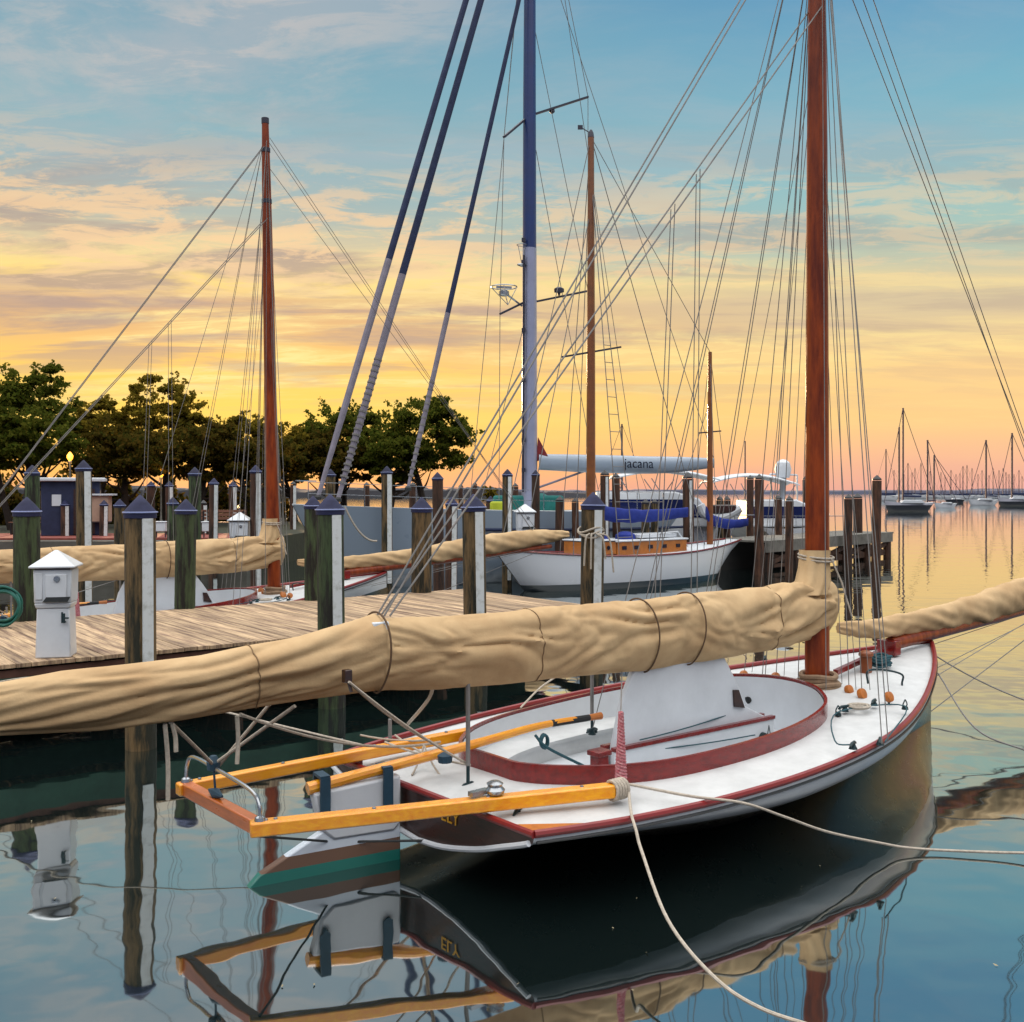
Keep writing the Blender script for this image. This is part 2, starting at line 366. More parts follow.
for b in (.06, DW - .06): m.bar(dk(-10, b, DZ - .29), dk(DL - .1, b, DZ - .29), .12, .29)
m.bar(dk(-10, DW / 2, DZ - .2), dk(DL - .1, DW / 2, DZ - .2), .12, .28); m.build('green_beam', greenbeam, dock, world=dock)
m = MB()
for a in np.arange(-9, 9, 2.9):
    m.bar(dk(a, .1, .12), dk(a, DW - .1, .62), .06, .16); m.bar(dk(a + .08, .1, .62), dk(a + .08, DW - .1, .12), .06, .16)
m.bar(dk(-10, DW - .12, .16), dk(DL - .3, DW - .12, .16), .07, .2); m.build('cross_brace', piledark, dock, world=dock)
m = MB()
for a in np.arange(-8.7, 8, 2.05):
    m.tube([dk(a, 1.9, -2), dk(a, 1.9, DZ - .36)], .13, 12)
m.build('bearing_pile', piledark, dock, world=dock)

# ---------------------------------------------------------------- near wooden sailboat
O1 = Vector((-.638, 7.129, 0)); A1 = R(40.03)
U = Vector((math.cos(A1), math.sin(A1), 0)); V = Vector((-U.y, U.x, 0)); LB = 7.05
def Lz(px, py, z):                      # boat coordinates of a seen point at height z
    d = at(px, py, z) - O1; return Vector((d.dot(U), d.dot(V), z))
def Lv(px, py, v):                      # ... of a seen point on the fore-and-aft plane at offset v
    r = Vector(((px - CX) / F, 1, -(py - HY) / F)); c = Vector((0, 0, H)); t = (v - (c - O1).dot(V)) / r.dot(V)
    d = c + r * t - O1; return Vector((d.dot(U), v, d.z))
HS = [0, .35, .7, 1.4, 2.3, 3.2, 3.9, 4.7, 5.6, 6.3, 6.8, 7.05]
HB = [1.2, 1.31, 1.40, 1.52, 1.58, 1.54, 1.42, 1.17, .80, .46, .18, .03]
def cr(x, xs, ys):
    i = max(0, min(len(xs) - 2, int(np.searchsorted(xs, x)) - 1)); t = (x - xs[i]) / (xs[i + 1] - xs[i])
    g = lambda k: (ys[min(k + 1, len(xs) - 1)] - ys[max(k - 1, 0)]) / (xs[min(k + 1, len(xs) - 1)] - xs[max(k - 1, 0)])
    d = xs[i + 1] - xs[i]; a, b = g(i) * d, g(i + 1) * d
    return (2 * t**3 - 3 * t**2 + 1) * ys[i] + (t**3 - 2 * t**2 + t) * a + (-2 * t**3 + 3 * t**2) * ys[i + 1] + (t**3 - t**2) * b
def hb(s): return cr(min(max(s, 0), LB), HS, HB)
def zs(s): return .5 + .38 * (max(0, s) / LB) ** 2
lowhull = mat('dark_lower_hull', (.11, .09, .07), .28, .3, 4, coat=.3)
cat_hull = hull_mat('white_over_dark_hull', (.84, .86, .88), (.84, .86, .88), (.10, .13, .12), -1, .20)
ROUND = 1.0
def sections(s):
    z = zs(s)
    st = [(1, z), (.985, z - .04), (.93, z - .07), (.78, z - .13), (.55, z - .22), (.25, z - .30), (0, z - .33)]
    md = [(1, z), (.985, z - .10), (.93, z - .20), (.76, z - .33), (.50, -.02), (.25, -.18), (0, -.26)]
    bw = [(1, z), (.94, z - .14), (.84, z - .27), (.66, .34), (.44, .1), (.2, -.15), (0, -.32)]
    if s < 2.6: k = s / 2.6; k = k * k * (3 - 2 * k); a, b = st, md
    else: k = (s - 2.6) / (LB - 2.6); k = k * k; a, b = md, bw
    return [(p[0] * (1 - k) + q[0] * k, p[1] * (1 - k) + q[1] * k) for p, q in zip(a, b)]
COA_S = [.62, .62, .75, 1.1, 1.6, 2.4, 3.1, 3.7, 4.08, 4.22, 4.25]
COA_V = [0, .30, .50, .78, .96, 1.03, .98, .80, .48, .2, 0]
def arc(pts, n):
    d = [0]
    for p, q in zip(pts, pts[1:]): d.append(d[-1] + (Vector(q) - Vector(p)).length)
    return [(interp(d[-1] * i / n, d, [p[0] for p in pts]), interp(d[-1] * i / n, d, [p[1] for p in pts])) for i in range(n + 1)]
def coaming_loop(n=60, off=0.):
    raw = [tuple(p[:2]) for p in smooth([(s, v, 0) for s, v in zip(COA_S, COA_V)][1:], 6)]
    half = arc([(COA_S[0], 0)] + raw, n)
    out = []
    for s, v in half:
        cx, dx = 2.5, s - 2.5; l = math.hypot(dx, v) or 1; out.append((s + dx / l * off, v + v / l * off))
    return out
def outer_half(n=60):
    pts = [(0, 0), (0, 1.2)] + [(s, hb(s)) for s in np.linspace(0, LB, 60)][1:] + [(LB, 0)]
    return arc(pts, n)
def loopify(half): return half + [(s, -v) for s, v in half[-2:0:-1]]

def catboat(root):
    # hull shell
    S = list(np.linspace(0, LB, 44)); m = MB(); rings = []
    for s in S:
        b = hb(s); q = sections(s); pts = [(s, b * f, z) for f, z in q]
        fine = smooth(pts, 4); rings.append([tuple(p) for p in fine] + [(p.x, -p.y, p.z) for p in fine[-2::-1]])
    m.loft(rings, caps=False, ring_closed=False); nr_ = len(rings[0]) - 1
    for i in range(len(m.f)):
        k = i % nr_; k = min(k, nr_ - 1 - k)
        if k >= 8: m.m[i] = 1
    hull = m.build('hull', [white, lowhull], root, sharp=60)
    m = MB(); r0 = rings[0]; m.add([(-.004, y, z) for x, y, z in r0] + [(.03, y, z) for x, y, z in r0], [tuple(range(len(r0)))] + [(i, i + 1, len(r0) + i + 1, len(r0) + i) for i in range(len(r0) - 1)])
    m.build('transom', darkwood, root)
    m = MB(); m.tube([(-.02, y, z + .012) for x, y, z in r0[5:-5]], .02, 8); m.build('transom_trim', white, root)
    # deck
    n = 72; out = loopify(outer_half(n)); inn = loopify(coaming_loop(n)); m = MB(); rings = []
    for k in range(7):
        t = k / 6; ring = []
        for (s0, v0), (s1, v1) in zip(out, inn):
            s = s0 + (s1 - s0) * t; v = v0 + (v1 - v0) * t
            ring.append((s, v, zs(s) + .05 * (1 - (v / max(hb(s), .2)) ** 2) * min(1, 4 * t) - .004))
        rings.append(ring)
    m.loft(rings, caps=False); m.build('deck', deckw, root, sharp=80)
    # rails
    oh = outer_half(150)
    m = MB()
    side = [(s, v) for s, v in oh if s > .001 or v > 1.19]
    for sg in (1, -1): m.tube([(s, sg * max(v, .0) * 1.0 - sg * .012, zs(s) + .02) for s, v in side], .026, 8)
    m.tube([(0, v, .52) for v in (-1.2, -.6, 0, .6, 1.2)], .024, 8); m.build('toe_rail', redrail, root)
    m = MB()
    for sg in (1, -1): m.tube([(s, sg * (v + .012), zs(s) - .026) for s, v in side], .010, 6)
    m.build('rub_strip', black, root)
    m = MB()
    for sg in (1, -1):
        m.prism([(.01, sg * 1.19, .508), (.01, sg * .98, .516), (.42, sg * 1.27, .512), (.62, sg * 1.375, .508), (.3, sg * 1.285, .508)], (0, 0, .012))
    m.build('quarter_board', orangew, root)
    # coaming
    o_ = loopify(coaming_loop(n, .03)); i_ = loopify(coaming_loop(n, 0)); m = MB()
    def zt(s, v): return zs(s) + .05 * (1 - (v / max(hb(s), .2)) ** 2)
    m.loft([[(s, v, zt(s, v) - .03) for s, v in o_], [(s, v, zt(s, v) + .13) for s, v in o_], [(s, v, zt(s, v) + .13) for s, v in i_], [(s, v, zt(s, v) + .09) for s, v in i_]], caps=False)
    m.build('coaming', maroon, root, sharp=50)
    m = MB(); i2 = loopify(coaming_loop(n, -.006))
    m.loft([[(s, v, zt(s, v) + .105) for s, v in i2], [(s, v * .98, .40) for s, v in i2], [(s, v * .93, .30) for s, v in i2]], caps=False)
    m.add([(s, v * .93, .30) for s, v in i2], [tuple(range(len(i2)))]); m.build('cockpit_lining', white, root, sharp=50)
    m = MB()
    for sg in (1, -1):
        q = coaming_loop(n, -.01)[8:-14]; i3 = [(s, sg * v) for s, v in q]; i4 = [(s, sg * max(.42, v - .36)) for s, v in q]
        m.loft([[(s, v, .46) for s, v in i3], [(s, v, .46) for s, v in i4], [(s, v, .43) for s, v in i4], [(s, v - sg * -.015, .43) for s, v in i4], [(s, v + sg * .015, .29) for s, v in i4]], caps=False, ring_closed=False)
    m.build('bench', deckw, root, sharp=40)
    # centreboard and its trunk
    q = [Lv(px, py, -.10) for px, py in ((612, 747), (622, 697), (631, 673), (652, 640), (700, 634), (722, 655), (731, 673), (737, 686), (744, 706), (764, 716))]
    m = MB(); q2 = [q[0] - Vector((0, 0, .25))] + q + [q[-1] - Vector((0, 0, .25))]; m.prism([p + Vector((0, -.02, 0)) for p in q2], (0, .05, 0))
    m.build('centerboard', offw, root, bevel=.012, label='raised white centreboard plate')
    a = q[0]; b = q[-1]; m = MB()
    for sg in (-1, 1): m.bar((a.x - .05, -.10 + sg * .055, a.z - .20), (b.x + .05, -.10 + sg * .055, b.z - .20), .03, .36)
    m.bar((a.x - .08, -.10, .2), (a.x - .04, -.10, .2), .14, .42); m.build('centerboard_trunk', white, root)
    m = MB()
    for sg in (-1, 1): m.bar((a.x - .05, -.10 + sg * .06, a.z - .005), (b.x + .06, -.10 + sg * .06, b.z - .005), .045, .03)
    m.build('trunk_cap', maroon, root)
    e = [Lv(x, y, -.14) for x, y in ((734, 690), (739, 690), (745, 708), (735, 707))]; m = MB(); m.prism(e, (0, .016, 0)); m.build('board_edge_guard', darkwood, root)
    m = MB(); p = Lz(604, 773, .42); m.box(p + Vector((0, .05, 0)), (.11, .10, .26)); m.box(p + Vector((0, .05, .15)), (.15, .13, .04)); m.build('trunk_post', maroon, root, bevel=.006)
    m = MB(); p = Lz(762, 738, .35)
    M = Matrix.Rotation(R(90), 3, 'X')
    m.lathe([(.0, -.04), (.05, -.04), (.055, 0), (.05, .04), (0, .04)], p, 14, M=M); m.tube([p + Vector((.06, 0, -.05)), p + Vector((.10, 0, .1)), p + Vector((.14, 0, -.05))], .008); m.build('tackle_block', bronze, root)
    # mast, collar and boot
    mp = Vector((4.63, -.12, 0)); m = MB()
    m.tube([mp + Vector((0, 0, z)) for z in (.1, 2, 4, 6, 8, 9.0)], [.118, .116, .108, .098, .078, .06], 20); mast = m.build('mast', mastw, root)
    m = MB(); m.tube([mp + Vector((0, 0, 9.0)), mp + Vector((0, 0, 9.1))], .066, 12); m.build('mast_cap', rigdark, mast)
    for z in (7.6, 8.5): m = MB(); m.tube([mp + Vector((0, 0, z)), mp + Vector((0, 0, z + .07))], .09 if z < 8 else .08, 14); m.build('mast_band', rigdark, mast)
    m = MB()
    for k in range(4):
        r = .155 + .03 * (k < 2) + .012 * math.sin(k * 3); m.tube([mp + Vector((r * math.cos(t) + .02, r * 1.05 * math.sin(t), .70 + .035 * k + .008 * math.sin(3 * t + k))) for t in np.linspace(0, 6.28, 26)[:-1]], .026, 7, closed=True)
    m.build('mast_boot', mat('boot_canvas', (.58, .48, .38), .9, .3, 12, .01, 20), root)
    # boom + canvas cover
    vB = -.12
    tops = [(-85, 693), (-50, 689), (0, 682), (62, 671), (125, 664), (200, 655), (250, 645), (300, 636), (350, 621), (374, 613), (384, 618), (440, 616), (500, 612), (560, 606), (640, 600), (700, 592), (770, 586), (800, 582), (826, 579)]
    bots = [(-85, 741), (-50, 740), (0, 736), (100, 731), (200, 717), (300, 701), (374, 691), (384, 690), (440, 689), (500, 685), (560, 678), (640, 671), (700, 661), (770, 650), (812, 640), (826, 634)]
    tp = [Lv(x, y, vB) for x, y in tops]; bt = [Lv(x, y, vB) for x, y in bots]
    sx = [p.x for p in tp]; sz = [p.z for p in tp]; bx = [p.x for p in bt]; bz = [p.z for p in bt]
    s0, s1 = sx[0], sx[-1]; sP = Lv(377, 616, vB).x; m = MB(); rings = []; NR, NT = 620, 88
    def ringat(s, grow=0, fold=True, edge=0):
        zt_, zb = interp(s, sx, sz), interp(s, bx, bz); c = (zt_ + zb) / 2; hh = (zt_ - zb) / 2; out = []
        nearm = interp(s, [s0, 2.3, 3.4, 4.5], [.5, .85, 1.15, 1.3]) * interp(s, [s1 - .25, s1], [1, .35])
        for k in range(NT):
            th = 6.28318 * k / NT; ct, st = math.cos(th), math.sin(th)
            w = hh * (.62 + .10 * st) * ct; z = hh * st * (1 if st > 0 else 1)
            if st < 0: w *= 1 - .25 * st * st
            d = 0
            if fold:
                # tension folds radiating down and aft from the lashings, deeper near the mast
                # left of the seam the cloth is drawn up to the peak; right of it it sags in swags
                w1 = noise.noise(Vector((s * .7, st * .9, 12))); w2 = noise.noise(Vector((s * 1.9, ct, 31)))
                if s < sP: A_ = s * .85 + w1 * .5; B_ = st * 1.9 - s * 1.05 + w1 * .7
                else: A_ = s * 1.25 + w2 * .5 + st * .35; B_ = st * 1.5 + math.sin(s * 2.3 + w1 * 3) * .75 + w1 * .8
                sd_ = 0 if ct > 0 else 5
                a_ = noise.noise(Vector((A_, B_, sd_))); b_ = noise.noise(Vector((A_ * 2.0, B_ * 1.6, sd_ + 9))); c_ = noise.noise(Vector((s * .8, st * .6, sd_ + 1.7)))
                e_ = noise.noise(Vector((A_ * 3.7, B_ * 2.6, sd_ + 19)))
                fl = lambda n_, w_: min(1, math.sqrt(n_ * n_ + w_ * w_) * 2.2)          # rounded crests, tight valleys
                gate = .35 + .65 * min(1, max(0, noise.noise(Vector((s * .9, st * 1.1, 21))) * 1.6 + .5))
                fade = min(1, abs(ct) * 3 + .15)
                d = (.062 * (fl(a_, .02) - .62) + .034 * (fl(b_, .015) - .55) * gate + .012 * (fl(e_, .05) - .4) * gate + .03 * c_) * nearm * fade * (.85 if s < sP else 1)
            d += grow; out.append((s, vB + w + ct * d, c + z + st * d * .55))
        return out
    for i in range(NR + 1):
        rings.append(ringat(s0 + (s1 - s0) * i / NR))
    c0 = rings[0]; m.loft(rings, caps=True); cover = m.build('boom_cover', tan, root, sharp=70)
    # canvas gathered round the mast above the boom
    m = MB(); g0 = Lv(830, 582, vB).z
    prof = [(.0, .22, .17), (.12, .18, .16), (.24, .155, .145), (.36, .14, .135), (.42, .145, .14)]
    rg = []
    for h, ra, rb in prof:
        rg.append([(mp.x - .05 * (1 - h * 2) - (.12 if h == 0 else .03) + (ra + .014 * math.sin(7 * t + h * 9)) * math.cos(t), mp.y + (rb + .014 * math.sin(9 * t)) * math.sin(t), g0 - .09 + h) for t in np.linspace(0, 6.283, 41)[:-1]])
    m.loft(rg, caps=False); m.build('mast_collar', tan, cover, sharp=70)
    m = MB()
    for z in (.33, .36): m.tube([(mp.x - .02 + .165 * math.cos(t), mp.y + .165 * math.sin(t), g0 - .09 + z + .02 * math.sin(t)) for t in np.linspace(0, 6.283, 21)[:-1]], .011, 6, closed=True)
    m.tube([(mp.x - .02, mp.y - .17, g0 + .25), (mp.x + .05, mp.y - .24, g0 + .02), (mp.x + .08, mp.y - .33, g0 - .3)], .009, 6); m.build('lashing', rope, cover)
    smc = mat('seam_cord', (.36, .27, .18), .8, .2, 20)
    for px, dx in ((376, .0), (641, .10), (687, .02)):
        m = MB()
        s = Lv(px, 630, vB).x; r = ringat(s, .024, False)
        m.tube([(x + dx * (z - r[0][2]) * -1.2, y, z) for x, y, z in r[::2]], .007, 6, closed=True)
        m.build('cover_seam_cord', smc, cover)
    m = MB(); zb0 = interp(1, bx, bz); m.tube([(s0 - .25, vB, interp(s0, bx, bz) + .16), (0, vB, interp(0, bx, bz) + .16), (4.45, vB, interp(4.4, bx, bz) + .2)], [.04, .045, .05], 12); m.build('boom', yellow, root)
    m = MB()
    for px, py in ((237, 716), (318, 700), (92, 733), (412, 690), (452, 690), (500, 687), (385, 692)):
        p = Lv(px, py, vB - .05); m.bar(p + Vector((0, 0, .05)), p - Vector((0, 0, .045)), .022, .03)
    m.build('cover_strap', rope, cover)
    st_ = mat('stitching', (.52, .42, .30), .9, .2, 20)
    for px in (252, 531, 770):
        s = Lv(px, 640, vB).x; q = ringat(s, .003, True); m = MB(); m.tube([(x - .05 * math.sin((z - q[0][2]) * 3), y, z) for x, y, z in q[::2]], .0045, 5, closed=True); m.build('stitched_seam', st_, cover)
    m = MB(); p = Lv(347, 676, vB - .20); m.box(p, (.05, .05, .08)); m.tube([p, p + Vector((.02, -.02, -.1))], .012); m.build('cheek_block', darkwood, cover, bevel=.008)
    p = Lv(378, 626, vB - .06); m = MB(); m.box(p, (.12, .09, .06)); m.build('lift_shackle', white, cover, bevel=.01)
    # bowsprit, jib club and cover
    vJ = -.02
    p1 = Vector((6.15, vJ, .955)); p2 = Lv(1085, 594, vJ); m = MB(); m.tube([p1, p1.lerp(p2, .5), p2], [.075, .072, .05], 14); m.build('bowsprit', mastw, root)
    m = MB(); m.box(p1 + Vector((-.02, 0, -.03)), (.12, .22, .16)); m.build('bowsprit_heel_block', maroon, root, bevel=.01)
    J = [(838, 628, 5), (856, 629, 8), (880, 628, 10), (905, 624, 11), (940, 618, 13), (980, 609, 16), (1010, 598, 17), (1040, 590, 17), (1075, 580, 13), (1100, 575, 5)]
    jc = []
    for x, y, h_ in J: a_, b_ = Lv(x, y - h_, vJ), Lv(x, y + h_, vJ); jc.append(((a_ + b_) / 2, (a_.z - b_.z) / 2))
    xs = [c.x for c, _ in jc]; m = MB(); rings = []
    for i in range(161):
        s = xs[0] + (xs[-1] - xs[0]) * i / 160; c = interp(s, xs, [q.z for q, _ in jc]); h_ = interp(s, xs, [k for _, k in jc]); rr = []
        for k in range(32):
            th = 6.28318 * k / 32; d = .035 * noise.noise(Vector((s * 3.2 + math.sin(th) * 1.5, th * .7, 5))) + .02 * noise.noise(Vector((s * 8, th, 2)))
            rr.append((s, vJ + math.cos(th) * (h_ * .62 + d), c + math.sin(th) * (h_ + d * .5)))
        rings.append(rr)
    m.loft(rings); m.build('jib_cover', tan, root, sharp=70)
    # rudder
    pv = Vector((.02, .22, 0)); aft = Vector((-1.12, .42, 0)); dr = (aft - pv).normalized(); nr = Vector((-dr.y, dr.x, 0))
    def rd(a, z, o=0): return pv + dr * a + nr * o + Vector((0, 0, z))
    prof = [(0.04, -.5), (1.02, -.4), (1.14, -.01), (1.06, .07), (.66, .27), (.62, .29), (.05, .29)]
    rmat = hull_mat('rudder_paint', (.80, .84, .88), (.42, .30, .22), (.05, .42, .37), .075, .16)
    m = MB(); m.prism([rd(a, z, -.035) for a, z in prof], nr * .07); rud = m.build('rudder', rmat, root, bevel=.012)
    m = MB(); pl = [(.05, .26), (.10, .21), (.55, .22), (.64, .30), (.70, .56), (.05, .60)]
    m.prism([rd(a, z, -.05) for a, z in pl], nr * .10); m.build('rudder_head', offw, rud, bevel=.02)
    m = MB()
    hA, hB = rd(.72, .585), Vector((1.72, -.02, .80)); mid = [hA, rd(.30, .635), Vector((.55, .11, .735)), Vector((1.15, .03, .80)), hB]
    tl = smooth(mid, 6); m.tube(tl, [.045 - .022 * i / (len(tl) - 1) for i in range(len(tl))], 10); till = m.build('tiller', yellow, root)
    m = MB(); m.tube([tl[-6], tl[-2]], [.028, .026], 10); m.tube([tl[-2], tl[-1] + Vector((.03, 0, 0))], [.024, .03], 10, m=1); m.build('tiller_grip', [blackp, orangew], till)
    for t, w in ((.62, .30), (.16, .26)):
        m = MB()
        for sg in (-1, 1): m.prism([rd(t - .035, .66, sg * .062), rd(t + .035, .66, sg * .062), rd(t + .035, .40, sg * .062), rd(t, .37, sg * .062), rd(t - .035, .40, sg * .062)], nr * sg * .02)
        m.bar(rd(t - .035, .665), rd(t + .035, .665), .15, .02)
        m.build('rudder_strap', straps, rud)
    # stern outrigger frame
    zf = .59; A = Lz(186, 788, zf); B = Lz(260, 828, zf); Cn = Lz(614, 790, .62); Df = Lz(470, 733, .62)
    m = MB(); m.bar(A + (Df - A).normalized() * -.06, Df, .085, .085); m.build('outrigger_beam', yellow, root, bevel=.012)
    m = MB(); m.bar(B + (Cn - B).normalized() * -.06, Cn, .095, .09); m.build('outrigger_beam', yellow, root, bevel=.012)
    m = MB(); m.bar(A + (A - B).normalized() * .03, B + (B - A).normalized() * .02, .08, .088); m.build('outrigger_crossbar', mat('orange_varnish', (.76, .38, .10), .3, .3, 5, stretch=(1, 1, 6), coat=.5), root, bevel=.01)
    m = MB(); e = (B - A); up = Vector((0, 0, 1))
    m.tube(smooth([A + up * .04, A + e * .02 + up * .17, A + e * .12 + up * .235, A + e * .5 + up * .225, A + e * .88 + up * .20, A + e * .99 + up * .14, B + up * .04], 5), .013, 8)
    for q in (A, B): m.lathe([(.035, .045), (.03, .065), (.015, .075)], q, 10)
    m.build('chrome_hoop', steel, root)
    m = MB(); bk = A + e * .40 + up * .245; m.lathe([(0, -.045), (.04, -.03), (.045, .02), (.02, .06), (0, .06)], bk, 10)
    q = A + e * .43 + up * .07; m.tube([q - e.normalized() * .10, q, q + e.normalized() * .10], [.008, .035, .008]); m.tube([q, bk], .008); m.build('sheet_block', straps, root)
    for (a_, b_) in ((A, Df), (B, Cn)):
        for t in (.015, .04, .30, .62, .9):
            q = a_.lerp(b_, t) + up * .045; mm_ = MB(); mm_.lathe([(.014, 0), (.012, .007), (.004, .009)], q, 8); mm_.build('bolt_head', steel, root)
    for nm, s_, t_ in (('sheet_line', bk, Lv(170, 722, vB)), ('sheet_line', bk, Lv(295, 706, vB)), ('sheet_line', bk + Vector((.02, .03, -.05)), Lv(292, 712, vB) + Vector((0, .3, 0)))):
        m = MB(); m.tube([s_, t_], .012, 7); m.build(nm, rope, root)
    m = MB()
    for px, py in ((500, 800), (352, 757)):
        p = Lz(px, py, .56); m.box(p + Vector((0, 0, -.02)), (.10, .16, .09))
    m.build('beam_chock', maroon, root, bevel=.008)
    m = MB(); p = Lz(495, 794, .66); m.lathe([(.05, 0), (.06, .01), (.065, .03), (.045, .05), (.055, .07), (.03, .085)], p, 18); m.box(p + Vector((-.10, .04, .02)), (.14, .05, .03)); m.build('winch', steel, root)
    for (x0, y0, x1, y1, vv) in ((165, 724, 168, 800, vB), (237, 716, 237, 764, vB), (172, 723, 176, 752, vB)):
        a_ = Lv(x0, y0, vv); b_ = Lv(x1, y1, vv); m = MB(); m.tube(smooth([a_, a_.lerp(b_, .5) + Vector((.012, .01, 0)), b_], 5), .013, 6); m.build('rope_tail', rope, root)
    m = MB(); m.tube([B - up * .05, rd(.5, .17, -.06), Vector((0, -.1, .2))], .009, 6); m.build('boomkin_stay', blackp, root)
    # seats, pads and small gear in the cockpit
    m = MB(); p = Lz(742, 722, .36); m.box(p, (.26, .12, .02)); m.build('cockpit_pad', offw, root, bevel=.006)
    for px, py in ((712, 702), (724, 700)):
        p = Lv(px + 24, py, .35); m = MB(); m.lathe([(.0, -.02), (.035, -.012), (.035, .012), (0, .02)], p, 10, M=Matrix.Rotation(R(80), 3, 'Y')); m.build('small_block', blackp, root)
    for a_, b_, c_ in (((628, 752, .5), (755, 735, .42), .0), ((640, 765, .4), (758, 744, .35), .0), ((640, 740, .6), (735, 712, .62), 0)):
        m = MB(); m.tube(sag(Lz(*a_), Lz(*b_), .015, 6), .006, 5); m.build('board_tackle', ropeb, root)
    p = Lz(788, 708, .50); m = MB()
    for k in range(6): m.tube([p + Vector(((.05 + .01 * (k % 3)) * math.cos(t), .035 * math.sin(t) * (1 + .2 * k), .12 * math.sin(t) + .012 * k)) for t in np.linspace(0, 6.28, 17)[:-1]], .009, 5, closed=True)
    m.build('hanging_coil', ropeb, root)
    # lifelike gear on deck: blocks, cleats, posts
    for px, py, z, g in ((744, 675, .70, .05), (762, 680, .72, .045), (776, 678, .72, .06), (798, 684, .72, .05), (849, 690, .72, .05), (862, 694, .72, .055), (889, 697, .74, .05)):
        p = Lz(px, py, z); m = MB(); M = Matrix.Rotation(R(70), 3, 'X')
        m.lathe([(.02, -.03), (g * .9, -.022), (g, 0), (g * .9, .022), (.02, .03)], p, 14, M=M); m.tube([p, p - Vector((0, 0, .09))], .01, m=1); m.lathe([(.035, -.10), (.03, -.085)], p, 8, m=1)
        m.build('wooden_block', [orangew, bronze], root)
    for px, py, z, ang in ((468, 786, .53, .2), (518, 812, .52, .5), (592, 731, .55, .2), (765, 658, .70, .5), (853, 745, .66, .3), (880, 741, .64, .5), (874, 702, .72, .3), (845, 708, .70, -.2)):
        p = Lz(px, py, z); d = Vector((math.cos(ang), math.sin(ang), 0)) * .08; m = MB()
        m.tube([p - d, p - d * .5 + Vector((0, 0, .015)), p + d * .5 + Vector((0, 0, .015)), p + d], [.008, .013, .013, .008]); m.lathe([(.035, -.03), (.02, 0), (.018, .01)], p, 8); m.build('cleat', bronze, root)
    p = Lz(866, 664, .85); m = MB(); m.box(p + Vector((0, 0, -.01)), (.09, .09, .22)); m.lathe([(.075, .08), (.07, .12), (.02, .14)], p, 12); m.build('samson_post', mat('post_wood', (.50, .26, .12), .4, .2, 8), root, bevel=.01)
    m = MB(); p = Lz(880, 655, .92)
    for k in range(5): m.tube([p + Vector((.10 * math.cos(t) + .02 * math.sin(k * 2), .10 * math.sin(t), -.10 + .022 * k + .01 * math.sin(3 * t))) for t in np.linspace(0, 6.28, 19)[:-1]], .014, 6, closed=True)
    m.build('rope_coil', ropeb, root)
    m = MB(); p = Lz(859, 707, .70)
    for k in range(4): m.tube([p + Vector(((.07 + .012 * k) * math.cos(t), (.06 + .01 * k) * math.sin(t), .012 * (k % 2))) for t in np.linspace(0, 6.28, 19)[:-1]], .009, 6, closed=True)
    m.build('rope_coil', rope, root)
    for px, py, z in ((838, 712, .68), (905, 706, .72), (812, 664, .72)):
        p = Lz(px, py, z); m = MB(); m.tube([p + Vector((.03 * math.cos(t), .006 * math.sin(2 * t), .025 + .03 * math.sin(t))) for t in np.linspace(0, 6.28, 13)[:-1]], .006, 6, closed=True); m.lathe([(.03, -.03), (.025, -.005), (.01, 0)], p, 10); m.build('fairlead', bronze, root)
    m = MB(); m.tube(smooth([Lz(853, 745, .66), Lz(835, 741, .66), Lz(838, 712, .69), Lz(905, 706, .73), Lz(885, 742, .68)], 6), .006, 5); m.build('deck_line', ropeb, root)
    m = MB(); a_, b_ = Lz(868, 673, .88), Lz(902, 688, .70)
    m.tube(smooth([a_ - up * .1, a_ + up * .02, (a_ + b_) / 2 + up * .10, b_ + up * .13, b_ + up * .05, b_], 5), .010, 7); m.lathe([(.035, 0), (.03, .015)], b_, 10); m.build('jib_sheet_horse', bronze, root)
    m = MB(); a_, b_ = Vector((4.95, -.12, .80)), Vector((6.0, -.02, .90)); m.bar(a_, b_, .05, .05); m.build('deck_batten', maroon, root)
    for px, py in ((468, 786), (592, 731), (390, 742)):
        m = MB()
        p = Lz(px, py, .53); t_ = p.copy(); t_.z = 1.25 if px > 400 else .72
        m.tube([p, p.lerp(t_, .22)], .013, m=1); m.tube([p.lerp(t_, .2), t_], .016); m.lathe([(.05, -.01), (.045, .015)], p, 12, m=1)
        m.build('boom_prop_rod', [ropeg, bronze], root)
    # red and white cord bundle hanging from the boom
    top = Lv(621, 712, -.95); m = MB(); l = .46
    for ph in (0, 2.1, 4.2): m.tube([top + Vector(((.008 + .026 * t) * math.cos(ph + t * 44), (.008 + .026 * t) * math.sin(ph + t * 44), -l * t)) for t in np.linspace(0, 1, 90)], .012, 6)
    tp_ = Lv(622, 672, vB); m.tube([top, tp_], .006, 5, m=1); m.build('hanging_cord_bundle', [cordred, ropeg], root)
    p = Cn + Vector((.0, 0, .03)); m = MB()
    for k in range(5): m.tube([p + Vector((-.02 + .025 * k, .058 * math.cos(t), .062 * math.sin(t) - .03)) for t in np.linspace(0, 6.28, 15)[:-1]], .012, 6, closed=True)
    m.build('rope_wrap', rope, root)
    m = MB(); m.tube(smooth([Lz(535, 735, .80), Lz(548, 748, .70), Lz(590, 769, .45)], 6), .011, 6)
    for k in range(3): m.tube([Lz(545, 742, .72) + Vector((.035 * math.cos(t) + .01 * k, .02 * k, .05 * math.sin(t))) for t in np.linspace(0, 6.28, 13)[:-1]], .009, 6, closed=True)
    m.build('tiller_line', ropeb, root)
    m = MB()
